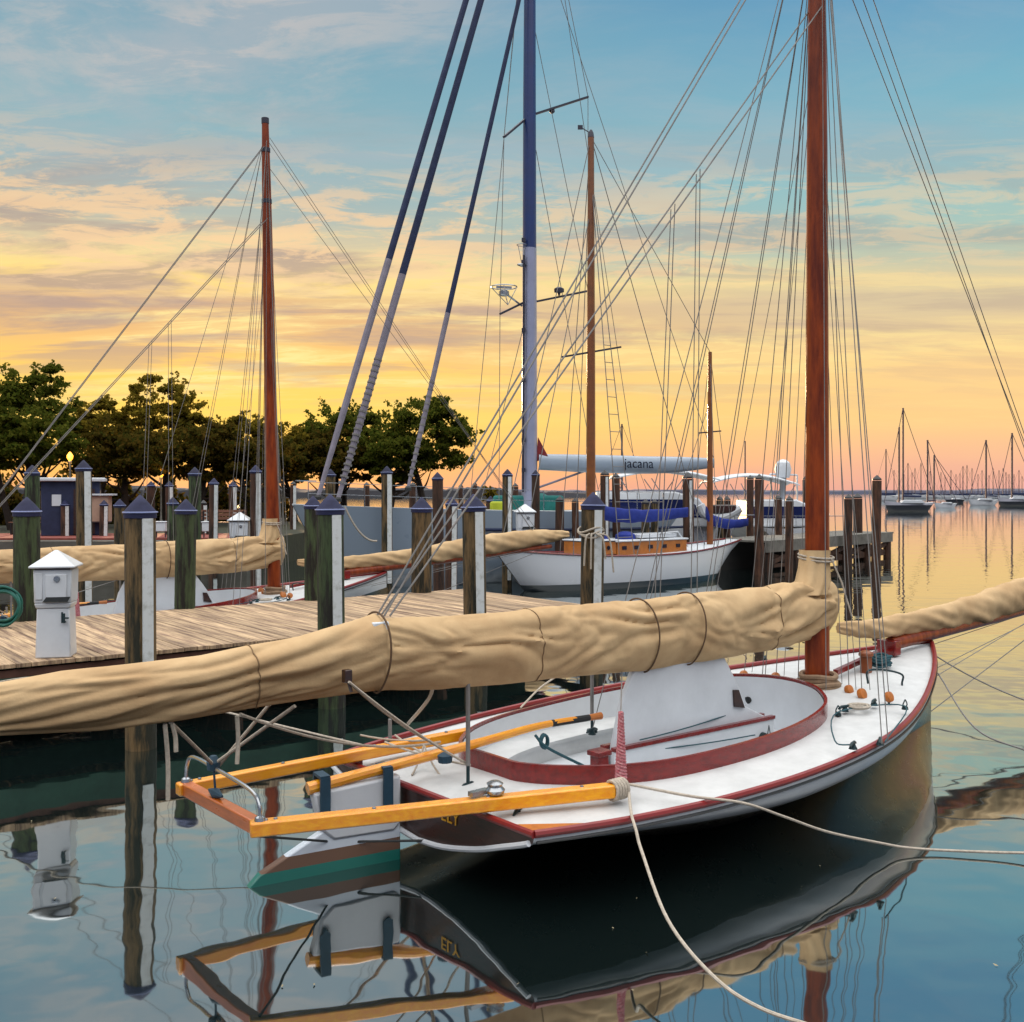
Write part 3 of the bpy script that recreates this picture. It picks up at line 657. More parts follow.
    for a_, b_ in ((Lz(385, 742, .66), Lz(470, 765, .66)), (Lz(395, 735, .66), Lz(440, 760, .60)), (Lz(360, 735, .7), Lz(430, 740, .66)), (Lz(424, 745, .7), Lz(412, 775, .54)), (Lz(424, 745, .7), Lz(440, 775, .54))):
        m.tube(sag(a_, b_, .02, 8), .008, 6)
    p = Lz(445, 758, .70); m.lathe([(.0, -.04), (.05, -.03), (.055, .02), (.02, .04)], p, 10, m=1); m.build('mainsheet', [rope, straps], root)
    m = MB(); m.tube(sag(Lv(349, 682, vB - .24), Lz(470, 765, .66), .03), .009, 6); m.tube(sag(Lv(349, 682, vB - .24), Lz(450, 750, .66), .05), .009, 6)
    m.tube(sag(Lv(240, 714, vB), Lz(440, 742, .66), .10), .010, 6); m.build('mainsheet', rope, root)
    # standing and running rigging
    mh = mp + Vector((0, 0, 8.75)); rig = []
    def ln(a, b, r=.006): rig.append((a, b, r))
    sh = Lv(378, 616, vB)
    for o in (-.04, .04): ln(mh + Vector((0, o, -.1)), sh + Vector((.02, o, 0)), .009)
    for o in (-.05, .05): ln(mh + Vector((0, o * 1.5, -1.4)), sh + Vector((.06, o, 0)), .009)
    def on(a, b, px):                    # point of the segment seen at that column
        best = min((abs((CX + F * (O1 + U * q.x + V * q.y).x / (O1 + U * q.x + V * q.y).y) - px), i) for i, q in ((i, a.lerp(b, i / 200)) for i in range(201)))
        return a.lerp(b, best[1] / 200)
    la, lb = mh + Vector((0, 0, -1.4)), sh
    for px, bx_ in ((697, 691), (700, 697), (674, 660), (671, 655)): ln(on(la, lb, px), Lv(bx_, 598, vB), .0055)
    for (bx_, by), zc in (((592, 731), .55), ((625, 692), .60), ((630, 691), .60), ((692, 681), .64), ((697, 680), .64), ((762, 680), .70), ((765, 679), .70), ((776, 678), .70), ((744, 676), .66)):
        ln(mh + Vector((0, .05, -.0 if bx_ < 650 else -.7)), Lz(bx_, by, zc))
    for (bx_, by), zc in (((849, 690), .72), ((862, 694), .72), ((889, 697), .74), ((888, 741), .67), ((882, 744), .67), ((798, 684), .72), ((826, 690), .75)):
        ln(mh + Vector((0, -.05, -.4 if bx_ % 2 else 0)), Lz(bx_, by, zc))
    for o in (-.06, 0, .05): ln(mh + Vector((.05, o, -.0 if o else -.5)), p2 + Vector((-.1 - abs(o) * 3, o * .5, .05)), .0065)
    ln(p2, Vector((7.08, 0, .1)), .008); ln(p2, Vector((6.6, .28, .7)), .006); ln(p2, Vector((6.5, -.36, .70)), .006); ln(p2 + Vector((-.5, 0, 0)), Vector((5.9, -.66, .72)), .006)
    for (bx_, by), zc in (((700, 678), .64), ((752, 672), .70), ((784, 676), .74), ((842, 684), .74), ((856, 690), .74), ((870, 690), .76)):
        ln(mh + Vector((0, .02, -1.9)), Lz(bx_, by, zc), .0045)
    for i, (a_, b_, r_) in enumerate(rig):
        m = MB(); m.tube([a_, a_.lerp(b_, .5), b_], r_ * .78, 5); m.build('rigging_line', ropeg, root)

boat = empty('wooden_sailboat', O1, A1, 'nearest wooden sailboat with tan boom cover, mahogany cockpit rim and yellow stern outrigger', 'sailboat', 'two matching sailboats either side of the dock')
catboat(boat)
boat2 = copy_tree(boat); boat2.location = (-7.83, 15.3, 0); boat2.rotation_euler = (0, R(-1.2), A1)
tag(boat2, 'wooden sailboat beyond the dock, its orange mast among the left pilings', 'sailboat')
for c in [c for c in C.objects if c.parent == boat2]:
    if 'label' in c: pass
# gold letters on the transom of the near boat
def text(body, size, M, name, mt, parent=None, ext=.002):
    cu = bpy.data.curves.new(name, 'FONT'); cu.body = body; cu.size = size; cu.extrude = ext; cu.align_x = 'CENTER'; cu.align_y = 'CENTER'; cu.materials.append(mt)
    t_ = bpy.data.objects.new(name, cu); C.objects.link(t_); dg = bpy.context.evaluated_depsgraph_get(); me = bpy.data.meshes.new_from_object(t_.evaluated_get(dg)); bpy.data.objects.remove(t_)
    o = bpy.data.objects.new(name, me); C.objects.link(o); o.parent = parent; o.matrix_local = M; return o
X = Vector((0, -1, 0)); Z = Vector((0, 0, 1)); Mt = Matrix((( X.x, Z.x, -1, 0), (X.y, Z.y, 0, 0), (X.z, Z.z, 0, 0), (0, 0, 0, 1)))
Mt.translation = (-.012, -.36, .425); o = text('ELY', .13, Mt, 'gold_lettering', gold, boat)

# mooring ropes
def world(s, v, z): return O1 + U * s + V * v + Vector((0, 0, z))
w0 = Lz(628, 784, .62); w0 = world(w0.x, w0.y, .62)
m = MB(); m.tube(smooth([w0, at(631, 812, .565), at(636, 830, .545), at(642, 852, .46), at(668, 920, .30), at(712, 975, .20), at(760, 1008, .16), at(830, 1032, .15), at(900, 1060, .2)], 8), .010, 7)
m.build('mooring_rope', rope, label='pale rope drooping from the outrigger end to the bottom edge', cat='rope')
m = MB(); m.tube(smooth([w0, at(690, 796, .575), at(743, 803, .56), at(785, 817, .42), at(828, 832, .27), at(880, 843, .10), at(910, 848, .04), at(960, 851, .03), at(1040, 853, .06), at(1150, 850, .2)], 8), .010, 7)
m.build('mooring_rope', rope, label='rope from the cockpit side trailing across the water to the right edge', cat='rope')
bw = world(6.2, -.5, .80)
m = MB(); m.tube(smooth([world(6.0, -.64, .74), at(975, 728, .42), at(1030, 752, .30), at(1120, 785, .25)], 6), .008, 6); m.build('mooring_rope', ropeg, label='dark thin line from the bow rail towards the right edge', cat='rope')
m = MB(); m.tube(sag(world(6.95, 0, .82), far(1120, 722, 10.5), .15), .008, 6); m.build('mooring_rope', ropeg, label='dark line leading right from the stem, above the lower one', cat='rope')
m = MB(); m.tube(smooth([dk(-1.2, .1, .9), dk(-.4, -.4, .75), dk(.3, -1.6, .9), world(.2, 1.1, .60)], 8), .009, 6); m.build('mooring_rope', rope, label='slack rope from the dock edge to the stern of the near sailboat', cat='rope')
q_ = [Lv(434, 682, -.12), Lv(428, 700, .3), Lz(408, 724, .62)]; m = MB(); m.tube(smooth([world(*q) for q in q_], 6), .014, 6); m.build('mooring_rope', rope, label='thick rope hanging from the boom to the far quarter of the near sailboat', cat='rope')
m = MB(); m.tube(smooth([at(560, 674, .8), at(540, 688, .7), world(2.2, 1.5, .56)], 6), .009, 6); m.build('mooring_rope', rope, label='thin rope from the dock to the far side deck of the near sailboat', cat='rope')

m = MB()
for k in range(16):
    p = at(rng.uniform(20, 1000), rng.uniform(775, 1015), .004); a_ = rng.uniform(0, 6.28); q = rng.uniform(.004, .010)
    m.add([p + Vector((math.cos(a_ + t) * q * (1.6 if i % 2 else .7), math.sin(a_ + t) * q * (1.6 if i % 2 else .7), .002 * i)) for i, t in enumerate((0, 1.57, 3.14, 4.71))], [(0, 1, 2, 3)])
m.build('floating_leaves', mat('leaf_litter', (.60, .56, .44), .8, .4, 9), kind='stuff')

# ---------------------------------------------------------------- pilings
MATS.update(pilew=pilew, pilegreen=pilegreen, piledark=piledark)
def pile(px, top, w, strip, Y, label, mt='pilew', cap='navy', face=None):
    x = (px - CX) / F * Y; r = w / F * Y / 2; zt = H - (top - HY) * Y / F
    root = empty('mooring_pile', (x, Y, 0), 0, label, 'pile', 'capped timber mooring piles'); a = math.atan2(-Y, -x)
    m = MB(); n = 20; rg = []
    for i in range(14):
        z = -1.5 + (zt - r * 1.25 + 1.5) * i / 13; q = random.random()
        rg.append([(r * (1 + .03 * noise.noise(Vector((math.cos(t) * 1.6, math.sin(t) * 1.6, z * .5 + px)))) * math.cos(t), r * (1 + .03 * noise.noise(Vector((math.cos(t) * 1.6 + 5, math.sin(t) * 1.6, z * .5 + px)))) * math.sin(t), z) for t in np.linspace(0, 6.28318, n + 1)[:-1]])
    m.loft(rg); m.build('timber_shaft', MATS[mt], root)
    R1 = r * 1.06; hc = r * 1.15
    if cap == 'navy':
        m = MB(); m.lathe([(R1, -r * .38), (R1 * 1.02, 0)], (0, 0, zt - hc), 24, caps=True)
        m.lathe([(R1 * 1.02, .002), (R1 * .55, hc * .52), (.01, hc)], (0, 0, zt - hc), 24); m.build('pointed_cap', capb, root, sharp=50)
        m = MB(); m.tube([(R1 * 1.03 * math.cos(t), R1 * 1.03 * math.sin(t), zt - hc) for t in np.linspace(0, 6.283, 25)[:-1]], r * .055, 5, closed=True); m.build('cap_rim', rim, root)
    else:
        m = MB(); m.lathe([(r, 0), (r * .98, r * .3), (.01, hc)], (0, 0, zt - hc), 16); m.build('pointed_cap', MATS['black_paint'], root)
    if strip:
        t = a + R(26); c = Vector((math.cos(t), math.sin(t), 0)); c2 = Vector((-c.y, c.x, 0)); wd = r * strip
        m = MB(); p0 = c * (r * 1.0); lo = .35 if Y < 20 else .2
        m.prism([p0 - c2 * wd + Vector((0, 0, lo)), p0 + c2 * wd + Vector((0, 0, lo)), p0 + c2 * wd + c * r * .12 + Vector((0, 0, lo)), p0 - c2 * wd + c * r * .12 + Vector((0, 0, lo))], (0, 0, zt - hc - r * .4 - lo))
        m.build('rub_strip', stripw, root)
    root.rotation_euler = (random.uniform(-.012, .012), random.uniform(-.014, .014), 0)
    return root
PL = [
 (141, 495, 30, .36, 10.4, 'big navy-capped pile with white strip at the dock edge, beside the large pedestal', 'pilew'),
 (332, 494, 27, .35, 12.4, 'navy-capped green pile with white strip standing in front of its twin at the dock edge', 'pilegreen'),
 (476, 494, 23, .36, 14.0, 'navy-capped mossy pile with white strip right of the boom-cover peak', 'pilew'),
 (591, 492, 23, .34, 15.5, 'brown pile with a white rope knotted round it at the end of the dock', 'pilew'),
 (27, 497, 25, 0, 14.0, 'green navy-capped pile at far left, behind the large pedestal', 'pilegreen'),
 (184, 499, 20, 0, 15.4, 'mottled navy-capped pile without strip, on the dock edge in front of the far boom cover', 'pilegreen'),
 (313, 496, 17, 0, 16.6, 'plain pile half hidden behind the green pile with white strip', 'pilegreen'),
 (421, 497, 20, 0, 17.9, 'plain mossy pile on the back edge of the dock under the yacht stays', 'pilew'),
 (33, 465, 14, 0, 22, 'tall pile behind the green far-left pile', 'pilegreen'),
 (85, 460, 15, .42, 20.5, 'tallest left pile with white strip, in front of the kiosk', 'pilew'),
 (195, 467, 12, 0, 25.6, 'tall plain pile with pale navy cap between the two left masts lines', 'pilegreen'),
 (65, 500, 8, .42, 36, 'short thin pile with white strip in front of the kiosk wall', 'piledark'),
 (103, 500, 8, .42, 36, 'short thin pile with white strip beside the beige box', 'piledark'),
 (120, 499, 11, 0, 28, 'short plain pile just left of the big capped pile', 'pilew'),
 (173, 497, 11, 0, 27, 'short plain pile touching the mottled pile on its left', 'pilegreen'),
 (150, 481, 8, 0, 38, 'distant pile above and right of the big capped pile', 'piledark'),
 (170, 481, 8, .42, 38, 'distant pile with white strip just left of the tall plain pile', 'piledark'),
 (204, 500, 7, .5, 40, 'narrow short pile with white strip just right of the tall plain pile', 'piledark'),
 (213, 478, 9, .42, 33, 'pile with bright white strip left of the small lit pedestal', 'piledark'),
 (233, 481, 8, .42, 38, 'pile with white strip rising above the small lit pedestal', 'piledark'),
 (256, 465, 11, .45, 26, 'tall pile with white strip close behind the orange mast', 'piledark'),
 (293, 481, 6, .5, 44, 'thin pale-striped pile right of the orange mast', 'piledark'),
 (329, 469, 10, 0, 30, 'plain pile behind the left pair of yacht stays', 'pilew'),
 (387, 466, 11, .42, 27, 'pile with white strip standing before the grey hull', 'pilew'),
 (367, 482, 6, 0, 48, 'small far pile left of the pile before the grey hull', 'piledark'),
 (412, 482, 7, 0, 46, 'small far pile behind the right-hand yacht stay', 'piledark'),
 (439, 472, 11, 0, 25, 'dark tall pile crossed by tan lines right of the trees', 'piledark'),
 (451, 497, 12, .42, 24, 'low pile with white strip beside the dark tall pile', 'piledark'),
 (461, 484, 5, 0, 55, 'tiny far pile just left of the mossy striped pile', 'piledark'),
 (474, 482, 5, 0, 55, 'tiny far pile seen over the cap of the mossy striped pile', 'piledark'),
 (491, 496, 8, 0, 34, 'short dark pile under the palm-like planter', 'piledark'),
 (507, 469, 10, .36, 28, 'brown pile with white strip left of the blue yacht mast', 'pilew'),
 (515, 483, 6, 0, 50, 'small far pile between the striped pile and the blue mast', 'piledark'),
 (536, 470, 8, 0, 28.9, 'dark uncluttered pile just right of the blue yacht mast', 'piledark'),
 (559, 496, 9, 0, 29.5, 'short dark pile in front of the cruiser hull, left of another like it', 'piledark'),
 (576, 498, 7, 0, 29.8, 'short dark pile hard left of the roped pile', 'piledark'),
 (605, 470, 9, .3, 30.4, 'dark pile at the left end of the blue boom cover', 'piledark'),
 (617, 473, 8, 0, 30.7, 'dark pile in front of the cruiser window', 'piledark'),
 (645, 499, 8, 0, 31.4, 'stubby brown pile at left of a pair before the cruiser', 'pilew'),
 (654, 499, 7, 0, 31.7, 'stubby brown pile at right of a pair before the cruiser', 'pilew'),
 (689, 472, 11, .25, 32.6, 'stout dark pile between the two blue sail covers', 'piledark'),
 (720, 496, 7, 0, 37, 'left one of two short piles behind the mizzen cover', 'pilew'),
 (727, 496, 7, 0, 36, 'right one of two short piles behind the mizzen cover', 'piledark'),
 (750, 475, 7, 0, 38, 'thin tall pile at left of a close pair under the canopy', 'piledark'),
 (759, 474, 9, 0, 32, 'thick tall pile at right of a close pair under the canopy', 'piledark'),
 (779, 495, 7, 0, 38, 'short pile below the white radar dome', 'piledark'),
 (789, 496, 8, 0, 33, 'short black pile left of the red-brown near mast', 'piledark'),
 (806, 476, 6, 0, 42, 'pile peeping out at the left side of the near mast', 'piledark'),
 (848, 494, 8, 0, 37, 'black pile at the pier deck right of the near mast', 'piledark'),
 (858, 493, 9, 0, 40, 'blunt pile behind the black one near the pier end', 'piledark'),
 (876, 475, 9, 0, 38, 'reddish tall pile at the outer end of the right pier', 'piledark'),
]
for p in PL:
    nv = p[2] >= 8 and (p[0] < 540 or p[0] == 591)
    pile(*p[:6], mt=p[6], cap='navy' if nv else 'black')
# rope knotted on the end pile
p = Vector(((591 - CX) / F * 15.5, 15.5, 0)); m = MB()
for k in range(3): m.tube([p + Vector((.195 * math.cos(t), .195 * math.sin(t), 1.95 + .04 * k + .04 * math.cos(t * 2 + k))) for t in np.linspace(0, 6.28, 21)[:-1]], .016, 6, closed=True)
for dx, dz in ((-.12, -.45), (-.02, -.5), (.20, -.35), (.32, -.55)): m.tube(smooth([p + Vector((dx * .3, -.2, 1.98)), p + Vector((dx * .8, -.24, 1.9)), p + Vector((dx, -.22, 1.95 + dz))], 5), .014, 6)
m.build('pile_rope', rope, label='white rope knotted round the pile at the end of the dock', cat='rope')

# ---------------------------------------------------------------- pedestals
def pedestal(loc, s, rz, label):
    root = empty('power_pedestal', loc, rz, label, 'power pedestal', 'white dock power pedestals')
    def taper(m, w0, w1, d0, d1, z0, z1): m.loft([[(x * w, y * d, z) for x, y in ((-.5, -.5), (.5, -.5), (.5, .5), (-.5, .5))] for w, d, z in ((w0, d0, z0), (w1, d1, z1))])
    m = MB(); taper(m, .37 * s, .34 * s, .34 * s, .32 * s, 0, .55 * s); m.build('pedestal_base', white, root, bevel=.012)
    m = MB(); taper(m, .355 * s, .385 * s, .34 * s, .37 * s, .55 * s, .61 * s); taper(m, .385 * s, .40 * s, .37 * s, .385 * s, .61 * s, .98 * s); hd = m.build('pedestal_head', white, root, bevel=.012)
    m = MB(); m.loft([[(x * w, y * w, z) for x, y in ((-.5, -.5), (.5, -.5), (.5, .5), (-.5, .5))] for w, z in ((.37 * s, .97 * s), (.37 * s, 1.0 * s))]); m.build('shadow_gap', darkwood, hd)
    m = MB(); m.loft([[(x * w, y * w, z) for x, y in ((-.5, -.5), (.5, -.5), (.5, .5), (-.5, .5))] for w, z in ((.475 * s, 1.0 * s), (.48 * s, 1.02 * s), (.03 * s, 1.19 * s))]); m.build('pyramid_roof', white, root, bevel=.006)
    m = MB(); m.box((.04 * s, -.195 * s, .79 * s), (.22 * s, .03 * s, .28 * s)); m.box((-.14 * s, -.19 * s, .80 * s), (.08 * s, .02 * s, .30 * s)); m.build('access_panel', white, hd, bevel=.008)
    m = MB(); M = Matrix.Rotation(R(90), 3, 'X'); m.lathe([(.036 * s, 0), (.032 * s, .012 * s), (.012 * s, .014 * s)], (.05 * s, -.212 * s, .88 * s), 20, M=M); m.build('oval_badge', steel, hd)
    m = MB()
    m.prism([(-.10 * s, -.202 * s, .625 * s), (.16 * s, -.202 * s, .625 * s), (.19 * s, -.202 * s, .68 * s), (-.06 * s, -.202 * s, .68 * s)], (0, -.01, 0)); m.build('outlet_recess', blackp, hd)
    m = MB(); m.tube([(.13 * s, -.18 * s, .40 * s), (.13 * s, -.24 * s, .40 * s), (.13 * s, -.24 * s, .50 * s)], .012 * s); m.tube([(.13 * s, -.24 * s, .45 * s), (.18 * s, -.26 * s, .45 * s)], .010 * s); m.tube([(.10 * s, -.19 * s, .39 * s), (.10 * s, -.19 * s, .51 * s)], .010 * s); m.build('water_tap', bronze, root)
    return root
pd = at(50, 658, DZ); pedestal((pd.x, pd.y + .15, DZ), .95, R(12), 'large white power pedestal with pyramid roof on the near dock')
pedestal(tuple(far(240, 566, 26)), 1.15, R(5), 'small white pedestal behind the far tan boom cover, lit at its roof')
pedestal(tuple(far(525, 556, 27)), 1.15, R(5), 'small white pedestal below the foot of the blue yacht mast')
m = MB(); hp = at(2, 628, DZ)
for k in range(9): m.tube([hp + Vector(((.22 + .012 * (k % 3)) * math.cos(t), .1 * math.sin(t * 2 + k) * .3, .24 + .22 * math.sin(t) + .01 * k)) for t in np.linspace(0, 6.28, 31)[:-1]], .014, 6, closed=True)
m.build('garden_hose', mat('green_hose', (.05, .36, .32), .5, .2, 9), label='coil of green hose standing on the dock at the left edge', cat='hose')

# ---------------------------------------------------------------- other yachts
def yhull(name, mt, root, p0, p1, beam, z0, zmid, z1, rake=.5, tran=.6, wl_over=.12, parent=None):
    """hull from bow p0 to stern p1 (world, on the waterline plane)"""
    p0 = Vector(p0); p1 = Vector(p1); L_ = (p1 - p0).length; u = (p1 - p0) / L_; v = Vector((-u.y, u.x, 0)); m = MB(); rings = []; K = 40
    dk_ = []
    for i in range(K + 1):
        t = i / K; b = beam / 2 * (math.sin(min(t * 1.9, 1.0) * math.pi / 2) ** .75 if t < .526 else 1 - (1 - tran) * ((t - .526) / .474) ** 1.8); b = max(b, .02)
        zd = (1 - t) * (1 - t) * z0 + 2 * t * (1 - t) * (2 * zmid - (z0 + z1) / 2) + t * t * z1
        end = min(1, t / .18); end2 = min(1, (1 - t) / wl_over); low = -.35 * end * end2
        ring = []
        for f, g in ((1, 1), (.98, .75), (.93, .45), (.82, .15), (.5, -.0), (0, -.12)):
            z = low + (zd - low) * max(g, 0) if g > 0 else low + g * .8
            # overhangs: low points are drawn towards midships
            sh = rake * (1 - max(g, 0)) * (1 - t) ** 6 - rake * 1.6 * (1 - max(g, 0)) * t ** 8
            q = p0 + u * (t * L_ + sh) ; ring.append((q, b * f * (1 if g > .1 else end * .9 + .1), z))
        rings.append([tuple(q + v * w + Vector((0, 0, z))) for q, w, z in ring] + [tuple(q - v * w + Vector((0, 0, z))) for q, w, z in ring[-2::-1]])
        dk_.append((p0 + u * t * L_, b, zd))
    m.loft(rings, caps=False, ring_closed=False); m.add(rings[-1], [tuple(range(len(rings[-1])))]); m.build('hull', mt, root, world=root, sharp=60)
    m = MB(); m.loft([[tuple(q + v * w * k + Vector((0, 0, z - .03 + .04 * (1 - k * k)))) for k in (-.98, -.5, 0, .5, .98)] for q, w, z in dk_], caps=False, ring_closed=False); m.build('deck', MATS.get(name + '_deck', deckw), root, world=root)
    return u, v, dk_

# white ketch with wooden cabin
K0 = Vector(((494 - CX) / F * 26.2, 26.2, 0)); K1 = Vector(((733 - CX) / F * 32, 32, 0))
kt = empty('wooden_ketch', K0, 0, 'white two-masted ketch with varnished cabin and blue sail covers', 'sailboat')
kmat = hull_mat('white_ketch_hull', (.86, .88, .90), (.05, .12, .16), (.05, .12, .16), 0, .17)
MATS['ketch_deck'] = offw
u, v, dkk = yhull('ketch', kmat, kt, K0, K1, 2.5, 1.13, .86, 1.12, rake=1.0, tran=.25)
def kp(t, w, z): return K0 + u * (t * (K1 - K0).length) + v * w + Vector((0, 0, z))
m = MB()
for sg in (1, -1): m.tube([q + v * sg * w + Vector((0, 0, z + .01)) for q, w, z in dkk], .028, 6)
m.build('toe_rail', maroon, kt, world=kt)
def house(m, t0, t1, w0, w1, z0, z1, m_=0):
    m.loft([[tuple(kp(t, s * w, z)) for t, w, s in ((t0, w0, -1), (t1, w1, -1), (t1, w1, 1), (t0, w0, 1))] for z in (z0, z1)], m=m_)
m = MB(); house(m, .30, .40, .5, .6, .9, 1.24); house(m, .402, .70, .62, .62, .85, 1.22); ca = m.build('cabin', mat('cabin_varnish', (.68, .40, .13), .35, .35, 5, coat=.4), kt, world=kt)
m = MB(); house(m, .395, .705, .66, .66, 1.224, 1.27); house(m, .296, .404, .55, .64, 1.262, 1.30); m.build('cabin_roof', white, ca, world=kt, bevel=.02)
m = MB()
for t in (.43, .48, .54, .60, .66): m.box(kp(t, -.63, 1.06), (.16, .02, .10), math.atan2(u.y, u.x))
for t in (.33, .37): m.lathe([(.06, 0), (.06, .012)], kp(t, -.585, 1.08), 12, M=Matrix.Rotation(math.atan2(u.y, u.x), 3, 'Z') @ Matrix.Rotation(R(90), 3, 'X'))
m.build('porthole', glassd, ca, world=kt)
m = MB(); m.lathe([(.30, 0), (.28, .12), (.15, .2), (0, .22)], kp(.50, 0, 1.27), 14); m.lathe([(.22, 0), (.2, .1), (0, .14)], kp(.40, 0, 1.28), 14); m.build('hatch_cover', bluecloth, kt, world=kt)
m = MB(); m.box(kp(.60, 0, 1.35), (1.5, .8, .10), math.atan2(u.y, u.x)); m.tube([kp(.72, -.5, 1.0), kp(.68, -.45, 1.45), kp(.60, -.42, 1.42)], .02); m.build('hatch_coaming', white, kt, world=kt, bevel=.03)
def kmast(px, Y, top, r0, r1, mt, z0=.9):
    b = far(px, HY, Y); m = MB(); zt = H - (top - HY) * Y / F; m.tube([(b.x, b.y, z0), (b.x, b.y, zt * .5), (b.x, b.y, zt)], [r0, (r0 + r1) * .55, r1], 12); return m, Vector((b.x, b.y, zt))
def sparline(name, pts, r, mt, root, **k): m = MB(); m.tube(pts, r, 8); return m.build(name, mt, root, world=root, **k)
m, T1 = kmast(591, 28.6, 137, .13, .085, mastw); mm = m.build('main_mast', mat('ketch_spar', (.52, .30, .12), .35, .4, 3, coat=.3), kt, world=kt)
m = MB()
m.bar(far(562, 357, 28.3), far(621, 347, 28.9), .05, .05); m.build('spreader', rigdark, mm, world=kt)
m = MB(); m.lathe([(.09, -.02), (.07, .12), (.03, .2)], T1, 10); m.tube([T1 + Vector((0, 0, .1)), T1 + Vector((-.25, 0, .25))], .015); m.box(T1 + Vector((-.3, 0, .27)), (.14, .03, .12))
m.build('wind_vane', rigdark, mm, world=kt)
m, T2 = kmast(710, 31.2, 352, .10, .06, mastw); m.build('mizzen_mast', MATS['ketch_spar'], kt, world=kt)
m = MB(); m.bar(far(699, 433, 31.2), far(721, 431, 31.4), .04, .04); m.build('spreader', rigdark, kt, world=kt)
def sailcover(pts, rs, mt, root, name='sail_cover', n=16, amp=.15):
    m = MB(); P = smooth(pts, 10); k = len(P); rings = []
    for i, p in enumerate(P):
        r = interp(i / (k - 1), np.linspace(0, 1, len(rs)), rs)
        rings.append([p + Vector((0, math.cos(a) * r * .6, math.sin(a) * r)) * (1 + amp * noise.noise(Vector((i * .25, a, 1)))) for a in np.linspace(0, 6.283, n + 1)[:-1]])
    m.loft(rings); return m.build(name, mt, root, world=root, sharp=70)
sailcover([far(594, 508, 28.8), far(608, 514, 29.1), far(635, 516, 29.8), far(660, 515, 30.4), far(688, 512, 31)], [.24, .20, .20, .17, .15], bluecloth, kt)
sailcover([far(706, 512, 31.1), far(712, 520, 31.3), (far(730, 524, 31.8)), far(748, 522, 32.3)], [.20, .17, .15, .12], bluecloth, kt)
m = MB(); kr = []
for a_, b_, r_ in ((T1, kp(.02, 0, 1.1), .012), (T1 + Vector((0, 0, -1)), kp(.36, -1.1, .9), .012), (T1 + Vector((0, 0, -1)), kp(.42, -1.1, .9), .012), (T1, kp(.40, 1.1, .9), .012), (T1, kp(.34, 1.1, .9), .012), (T1, kp(.86, 0, 1.0), .012), (T1 + Vector((0, 0, -2)), kp(.10, 0, 1.1), .012), (T2, kp(.82, -.8, .95), .010), (T2, kp(.88, .8, .95), .010), (T2, kp(1.0, 0, 1.1), .010), (T1, T2, .010), (T2 + Vector((0, 0, -1.5)), kp(.75, .8, .9), .01)):
    m = MB(); m.tube([a_, b_], r_, 5); m.build('rigging_line', ropeg, kt, world=kt)
m = MB(); q0, q1 = kp(.36, -1.1, .9), kp(.42, -1.1, .9); tt_ = T1 + Vector((0, 0, -1))
for k in range(1, 13): f_ = k * .045; m.tube([q0.lerp(tt_, f_), q1.lerp(tt_, f_)], .010, 4)
m.tube([q0, tt_], .013, 5); m.tube([q1, tt_], .013, 5); m.build('ratline', ropeg, kt, world=kt)
m = MB(); m.tube([kp(-.06, 0, 1.22), kp(.05, 0, 1.12)], [.05, .07], 8); m.build('bowsprit', maroon, kt, world=kt)
m = MB()
for t in (.2, .5, .74, .95): m.tube([kp(t, -.95 if t < .9 else -.3, .95), kp(t, -.95 if t < .9 else -.3, 1.45)], .012, 6)
m.build('stanchion', steel, kt, world=kt)

# big grey sloop behind the dock
S0 = Vector((-5.8, 27, 0)); S1 = Vector((4.9, 35.4, 0))
sl = empty('large_grey_sloop', S0, 0, 'large grey-hulled sloop with tall blue mast and three sloping furled stays', 'sailboat')
gm = hull_mat('grey_sloop_hull', (.50, .56, .62), (.50, .56, .62), (.12, .14, .18), -1, .15)
u, v, dks = yhull('sloop', gm, sl, S0, S1, 3.8, 2.28, 2.05, 1.98, rake=1.3, tran=.7)
m = MB(); m.tube([q - v * (w + .006) + Vector((0, 0, z - .55)) for q, w, z in dks[14:]], .045, 6); m.build('hull_stripe', navy, sl, world=sl)
m = MB()
for q, w, z in dks[1:40:4]: m.tube([q - v * w * .95 + Vector((0, 0, z)), q - v * w * .95 + Vector((0, 0, z + .6))], .014, 6)
for h_ in (.3, .6): m.tube([q - v * w * .95 + Vector((0, 0, z + h_)) for q, w, z in dks[1:40:4]], .008, 5)
m.tube([dks[0][0] + Vector((.1, 0, 2.9)), dks[1][0] + v * dks[1][1] + Vector((0, 0, 2.9)), dks[3][0] + v * dks[3][1] + Vector((0, 0, 2.9))], .018, 6); m.build('guard_rail', steel, sl, world=sl)
YM = 32.0; KS = 1.2; mb = far(529.5, HY, YM); mb.z = 1.9; zt = H + (492 + 205) * YM / F
m = MB()
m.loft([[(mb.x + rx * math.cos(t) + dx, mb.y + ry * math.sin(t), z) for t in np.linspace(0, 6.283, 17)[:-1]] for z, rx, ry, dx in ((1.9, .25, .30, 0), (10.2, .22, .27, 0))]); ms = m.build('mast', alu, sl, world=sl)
m = MB(); m.loft([[(mb.x + rx * math.cos(t) + dx, mb.y + ry * math.sin(t), z) for t in np.linspace(0, 6.283, 17)[:-1]] for z, rx, ry, dx in ((10.2, .215, .265, 0), (15, .20, .26, 0), (zt, .15, .2, 0.03))]); m.build('upper_mast', alub, ms, world=sl)  # same spar continued; blue colour stands in for the light here
m = MB(); m.tube([far(523, 492, YM - .3), far(524, 255, YM - .3)], .04, 6)
for y in (240, 262, 330, 380, 440, 470): m.box(far(523.5, y, YM - .3), (.12, .10, .12))
m.build('mast_track', rigdark, ms, world=sl)
